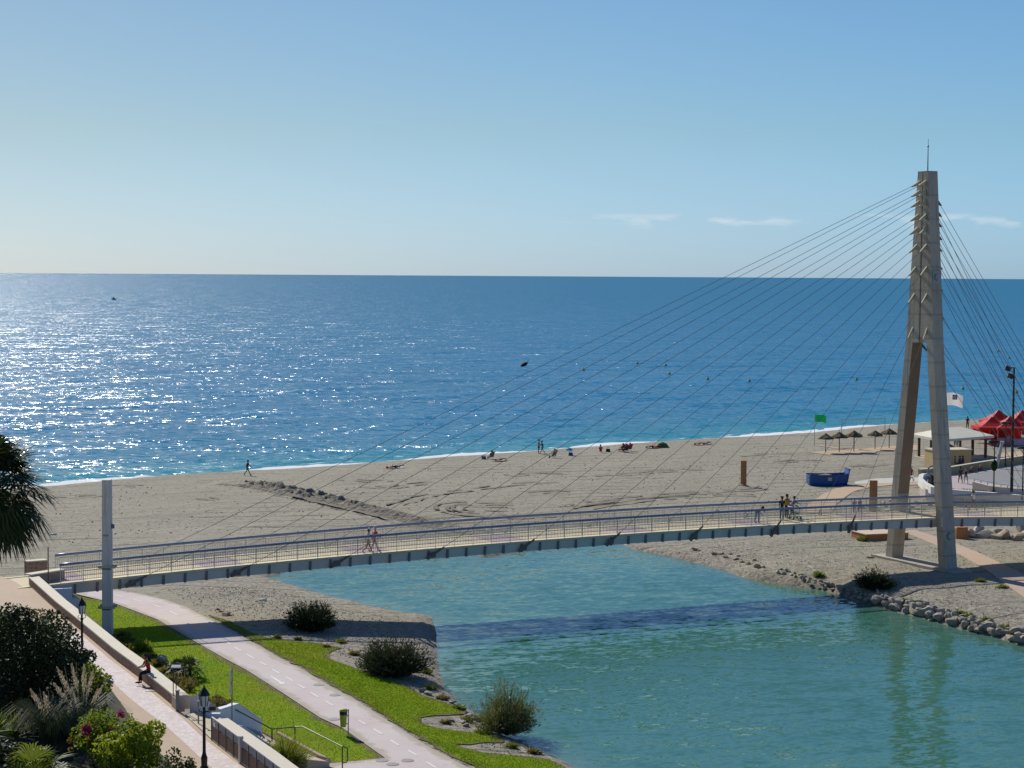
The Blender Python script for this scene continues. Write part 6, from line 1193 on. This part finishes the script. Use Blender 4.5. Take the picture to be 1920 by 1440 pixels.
# stroller
sp = deckp(1491, 973.5); r_ = empty('stroller', sp, 'small dark stroller in front of the purple-dressed person on the bridge', 'stroller'); Mr = Matrix.Rotation(RIGHT, 3, 'Z'); q_ = lambda x, y, z: sp + Mr @ Vector((x, y, z))
mb = MB()
for sx_ in (-.22, .22): mb.tube([q_(sx_, -.55, 1.0), q_(sx_, -.2, .55), q_(sx_, .35, .12)], .016, 5); mb.tube([q_(sx_, .2, .55), q_(sx_, -.3, .12)], .016, 5)
mb.tube([q_(-.22, -.55, 1.0), q_(.22, -.55, 1.0)], .02, 5); mb.build('frame', steel, r_)
mb = MB(); mb.hexa([q_(-.2, -.25, .45), q_(.2, -.25, .45), q_(.2, .3, .40), q_(-.2, .3, .40)], [q_(-.2, -.2, .55), q_(.2, -.2, .55), q_(.2, .3, .50), q_(-.2, .3, .50)]); mb.hexa([q_(-.2, -.28, .5), q_(.2, -.28, .5), q_(.2, -.18, .5), q_(-.2, -.18, .5)], [q_(-.2, -.42, 1.0), q_(.2, -.42, 1.0), q_(.2, -.34, 1.0), q_(-.2, -.34, 1.0)]); mb.build('seat', dkc, r_)
mb = MB(); a_ = [(math.cos(t), math.sin(t)) for t in np.linspace(.5, 2.7, 8)]; vs = [q_(x, -.15 - c * .36, .80 + s_ * .32) for x in (-.22, .22) for c, s_ in a_]; mb.add(vs, [(k, k + 1, 9 + k, 8 + k) for k in range(7)]); mb.build('hood', purp, r_)
for x, y in ((-.24, .33), (.24, .33), (-.24, -.3), (.24, -.3)): MB().tube([q_(x - .02, y, .11), q_(x + .02, y, .11)], .11, 12).build('wheel', black, r_)
person(gp(1602, 965), CAM, 'stand', 'person in purple standing beyond the bridge railing, left of the pair', purp, jean, 'tan', h=1.5); person(gp(1612, 965), CAM - .4, 'stand', 'person in dark purple top beyond the bridge railing, right of the pair', cloth('plum', (.13, .08, .17)), purp, 'tan', h=1.52, hat=wht)
person(deckp(1824, 956), RIGHT - 1.6, 'walk', 'person in white shirt and black shorts with blue backpack on the bridge', wht, dkc, 'fair', h=1.55, hair=(.03, .04, .1), bag=bluec)
person(at(1709, 903, 2.35), LEFT, 'walk', 'person in red vest and black shorts walking beside the pylon leg on the beach path', red, dkc, 'tan', hair=(.55, .5, .4), hat=None)
tb = at(1705, 905, 2.35); r_ = empty('folding_table', tb, 'white folding table beside the red-vested walker', 'table'); MB().box(tb + Vector((-.05, -.3, .72)), (.85, .5, .06)).build('tabletop', wht, r_)
for x in (-.36, .36):
    for y in (-.2, .2): MB().tube([tb + Vector((-.05 + x * 1.0, -.3 + y, .7)), tb + Vector((-.05 + x * .9, -.3 + y, 0))], .02, 5).build('leg', wht, r_)
person(at(1800.5, 906, ZQ), AWAY, 'walk', 'person in dark green shirt and shorts walking away across the plaza', olvd, olvd, 'dark', h=1.76); person(at(1811, 906, ZQ), AWAY, 'walk', 'person in black top and blue denim shorts walking away across the plaza', dkc, jean, 'fair', h=1.68, hair=(.30, .14, .08), slv=False)
person(gp(464, 891), RIGHT, 'walk', 'lone dark-clad person walking along the waterline on the left', wine, wine, 'dark', h=1.76)
person(gp(1010, 851), RIGHT, 'stand', 'taller bather of the couple standing at the waterline', None, navy, 'tan', h=1.8, shoes=None); person(gp(1016.5, 850.5), LEFT, 'walk', 'shorter bather of the couple standing at the waterline', None, wine, 'dark', h=1.66, shoes=None)
person(gp(1814, 803.5), CAM, 'stand', 'dark figure standing on the beach above the pavilion roof', dkc, dkc, 'dark', long=True, h=1.78); person(gp(1791, 837), .3, 'stand', 'dark figure half hidden by the pavilion roof, left of two', dkc, dkc, 'dark', long=True); person(gp(1797, 838), .3, 'stand', 'dark figure half hidden by the pavilion roof, right of two', navy, dkc, 'dark', long=True)
def chair(loc, face, col, label):
    r_ = empty('beach_chair', loc, label, 'beach chair'); p = Vector(loc); M_ = Matrix.Rotation(face, 3, 'Z'); q_ = lambda x, y, z: p + M_ @ Vector((x, y, z))
    MB().hexa([q_(-.25, -.2, .28), q_(.25, -.2, .28), q_(.25, .28, .33), q_(-.25, .28, .33)], [q_(-.25, -.2, .31), q_(.25, -.2, .31), q_(.25, .28, .36), q_(-.25, .28, .36)]).build('seat', col, r_)
    MB().hexa([q_(-.25, -.22, .28), q_(.25, -.22, .28), q_(.25, -.18, .28), q_(-.25, -.18, .28)], [q_(-.25, -.52, .98), q_(.25, -.52, .98), q_(.25, -.48, .98), q_(-.25, -.48, .98)]).build('backrest', col, r_)
    mb = MB()
    for x in (-.27, .27): mb.tube([q_(x, .35, 0), q_(x, -.25, .30), q_(x, -.53, 1.0)], .014, 5); mb.tube([q_(x, -.35, 0), q_(x, .28, .36)], .014, 5)
    mb.tube([q_(-.27, .30, .34), q_(.27, .30, .34)], .014, 5); mb.build('frame', steel, r_)
SEA = fdir(Vector((mdir[0], mdir[1])))
def sitter(x, y, col, lab, clab, top, bottom, face=SEA, skin='tan'): p = gp(x, y); chair(p, face, col, clab); person(p, face, 'chair', lab, top, bottom, skin, shoes=None)
sitter(920, 861, cloth('grey', (.14, .14, .16)), 'sunbather on a grey beach chair, leftmost of the seated bathers', 'grey beach chair at the waterline, leftmost of the beach chairs', dkc, dkc)
sitter(1037, 858.5, dkc, 'bather reclining on a dark beach chair right of the standing couple', 'dark beach chair right of the standing couple', None, dkc, face=SEA + 1.3, skin='dark')
sitter(1166, 847, red, 'bather on a red beach chair, left of the trio', 'red beach chair, left of the trio', None, red); sitter(1172.5, 848, wine, 'bather in dark clothes on the middle chair of the trio', 'wine-coloured beach chair in the middle of the trio', wine, dkc, skin='dark'); sitter(1179, 846, red, 'bather on the right red chair of the trio', 'red beach chair, right of the trio', purp, dkc)
person(gp(1126, 848.5), SEA - .8, 'ground', 'bather in red sitting on the sand between the couple and the trio', red, red, 'tan', shoes=None)
def towel(x, y, face, col, label): p = gp(x, y); M_ = Matrix.Rotation(face, 3, 'Z'); mb = MB(); mb.hexa([p + M_ @ Vector((a, b, .015)) for a, b in ((-.42, -.95), (.42, -.95), (.42, .95), (-.42, .95))], [p + M_ @ Vector((a, b, .05)) for a, b in ((-.42, -.95), (.42, -.95), (.42, .95), (-.42, .95))]); top_mesh(mb, 'beach_towel', col, label, 'towel')
AL = fdir(Vector((wdir[0], wdir[1])))
for x, y, f_, tc_, sk, l in ((735, 878.5, AL, pinkc, 'fair', 'left one of two sunbathers lying at the far left of the beach'), (748, 877.5, AL + .3, wht, 'tan', 'right one of two sunbathers lying at the far left of the beach'), (938, 864.5, AL, pinkc, 'fair', 'sunbather lying just right of the leftmost beach chair'), (1218, 840.5, AL + .2, wht, 'dark', 'sunbather lying on a white towel near the green one'), (1231, 840, AL, red, 'tan', 'sunbather lying on a red towel right of the white towel'), (1310, 834.5, AL, pinkc, 'fair', 'left one of two sunbathers lying at the far right near the water'), (1325, 833.5, AL + .2, pinkc, 'tan', 'right one of two sunbathers lying at the far right near the water')):
    towel(x, y, f_, tc_, 'towel under the ' + l); p = gp(x, y); person(p + Vector((0, 0, .05)), f_, 'lie', l, None, dkc, sk, shoes=None)
p = gp(1242, 839); mb = MB(); vs = [p + Vector((.9 * math.cos(t), .6 * math.sin(t), .05)) for t in np.linspace(0, 6.283, 13)[:-1]] + [p + Vector((.55 * math.cos(t), .35 * math.sin(t), .55)) for t in np.linspace(0, 6.283, 13)[:-1]] + [p + Vector((0, 0, .75))]; mb.add(vs, [(k, (k + 1) % 12, 12 + (k + 1) % 12, 12 + k) for k in range(12)] + [(12 + k, 12 + (k + 1) % 12, 24) for k in range(12)]); top_mesh(mb, 'beach_tent', cloth('green', (.05, .16, .05)), 'low green pop-up beach shelter at the right of the lying bathers', 'beach tent')
def bagm(x, y, col, label): p = gp(x, y); mb = MB(); mb.hexa([p + Vector(v) for v in ((-.3, -.15, 0), (.3, -.15, 0), (.3, .15, 0), (-.3, .15, 0))], [p + Vector(v) for v in ((-.22, -.1, .4), (.25, -.1, .36), (.25, .1, .36), (-.22, .1, .4))]); mb.tube([p + Vector((-.15, 0, .38)), p + Vector((-.08, 0, .58)), p + Vector((.1, 0, .57)), p + Vector((.16, 0, .36))], .02, 5); top_mesh(mb, 'beach_bag', col, label, 'bag')
bagm(1140, 847, dkc, 'dark beach bag on the sand right of the red sitting bather'); bagm(907, 861, cloth('grey', (.14, .14, .16)), 'grey bag left of the leftmost beach chair'); bagm(1070, 854, bluec, 'blue beach bag on the sand right of the dark reclining chair')
p = gp(1067, 853.5); mb = MB(); mb.tube([p, p + Vector((0, 0, .9))], .02, 5); mb.lathe(p + Vector((0, 0, .62)), [(.5, 0), (.42, .16), (.2, .30), (.02, .36)], 10); top_mesh(mb, 'small_parasol', cloth('skyblue', (.16, .36, .50)), 'small light blue parasol on the sand right of the dark reclining chair', 'parasol')
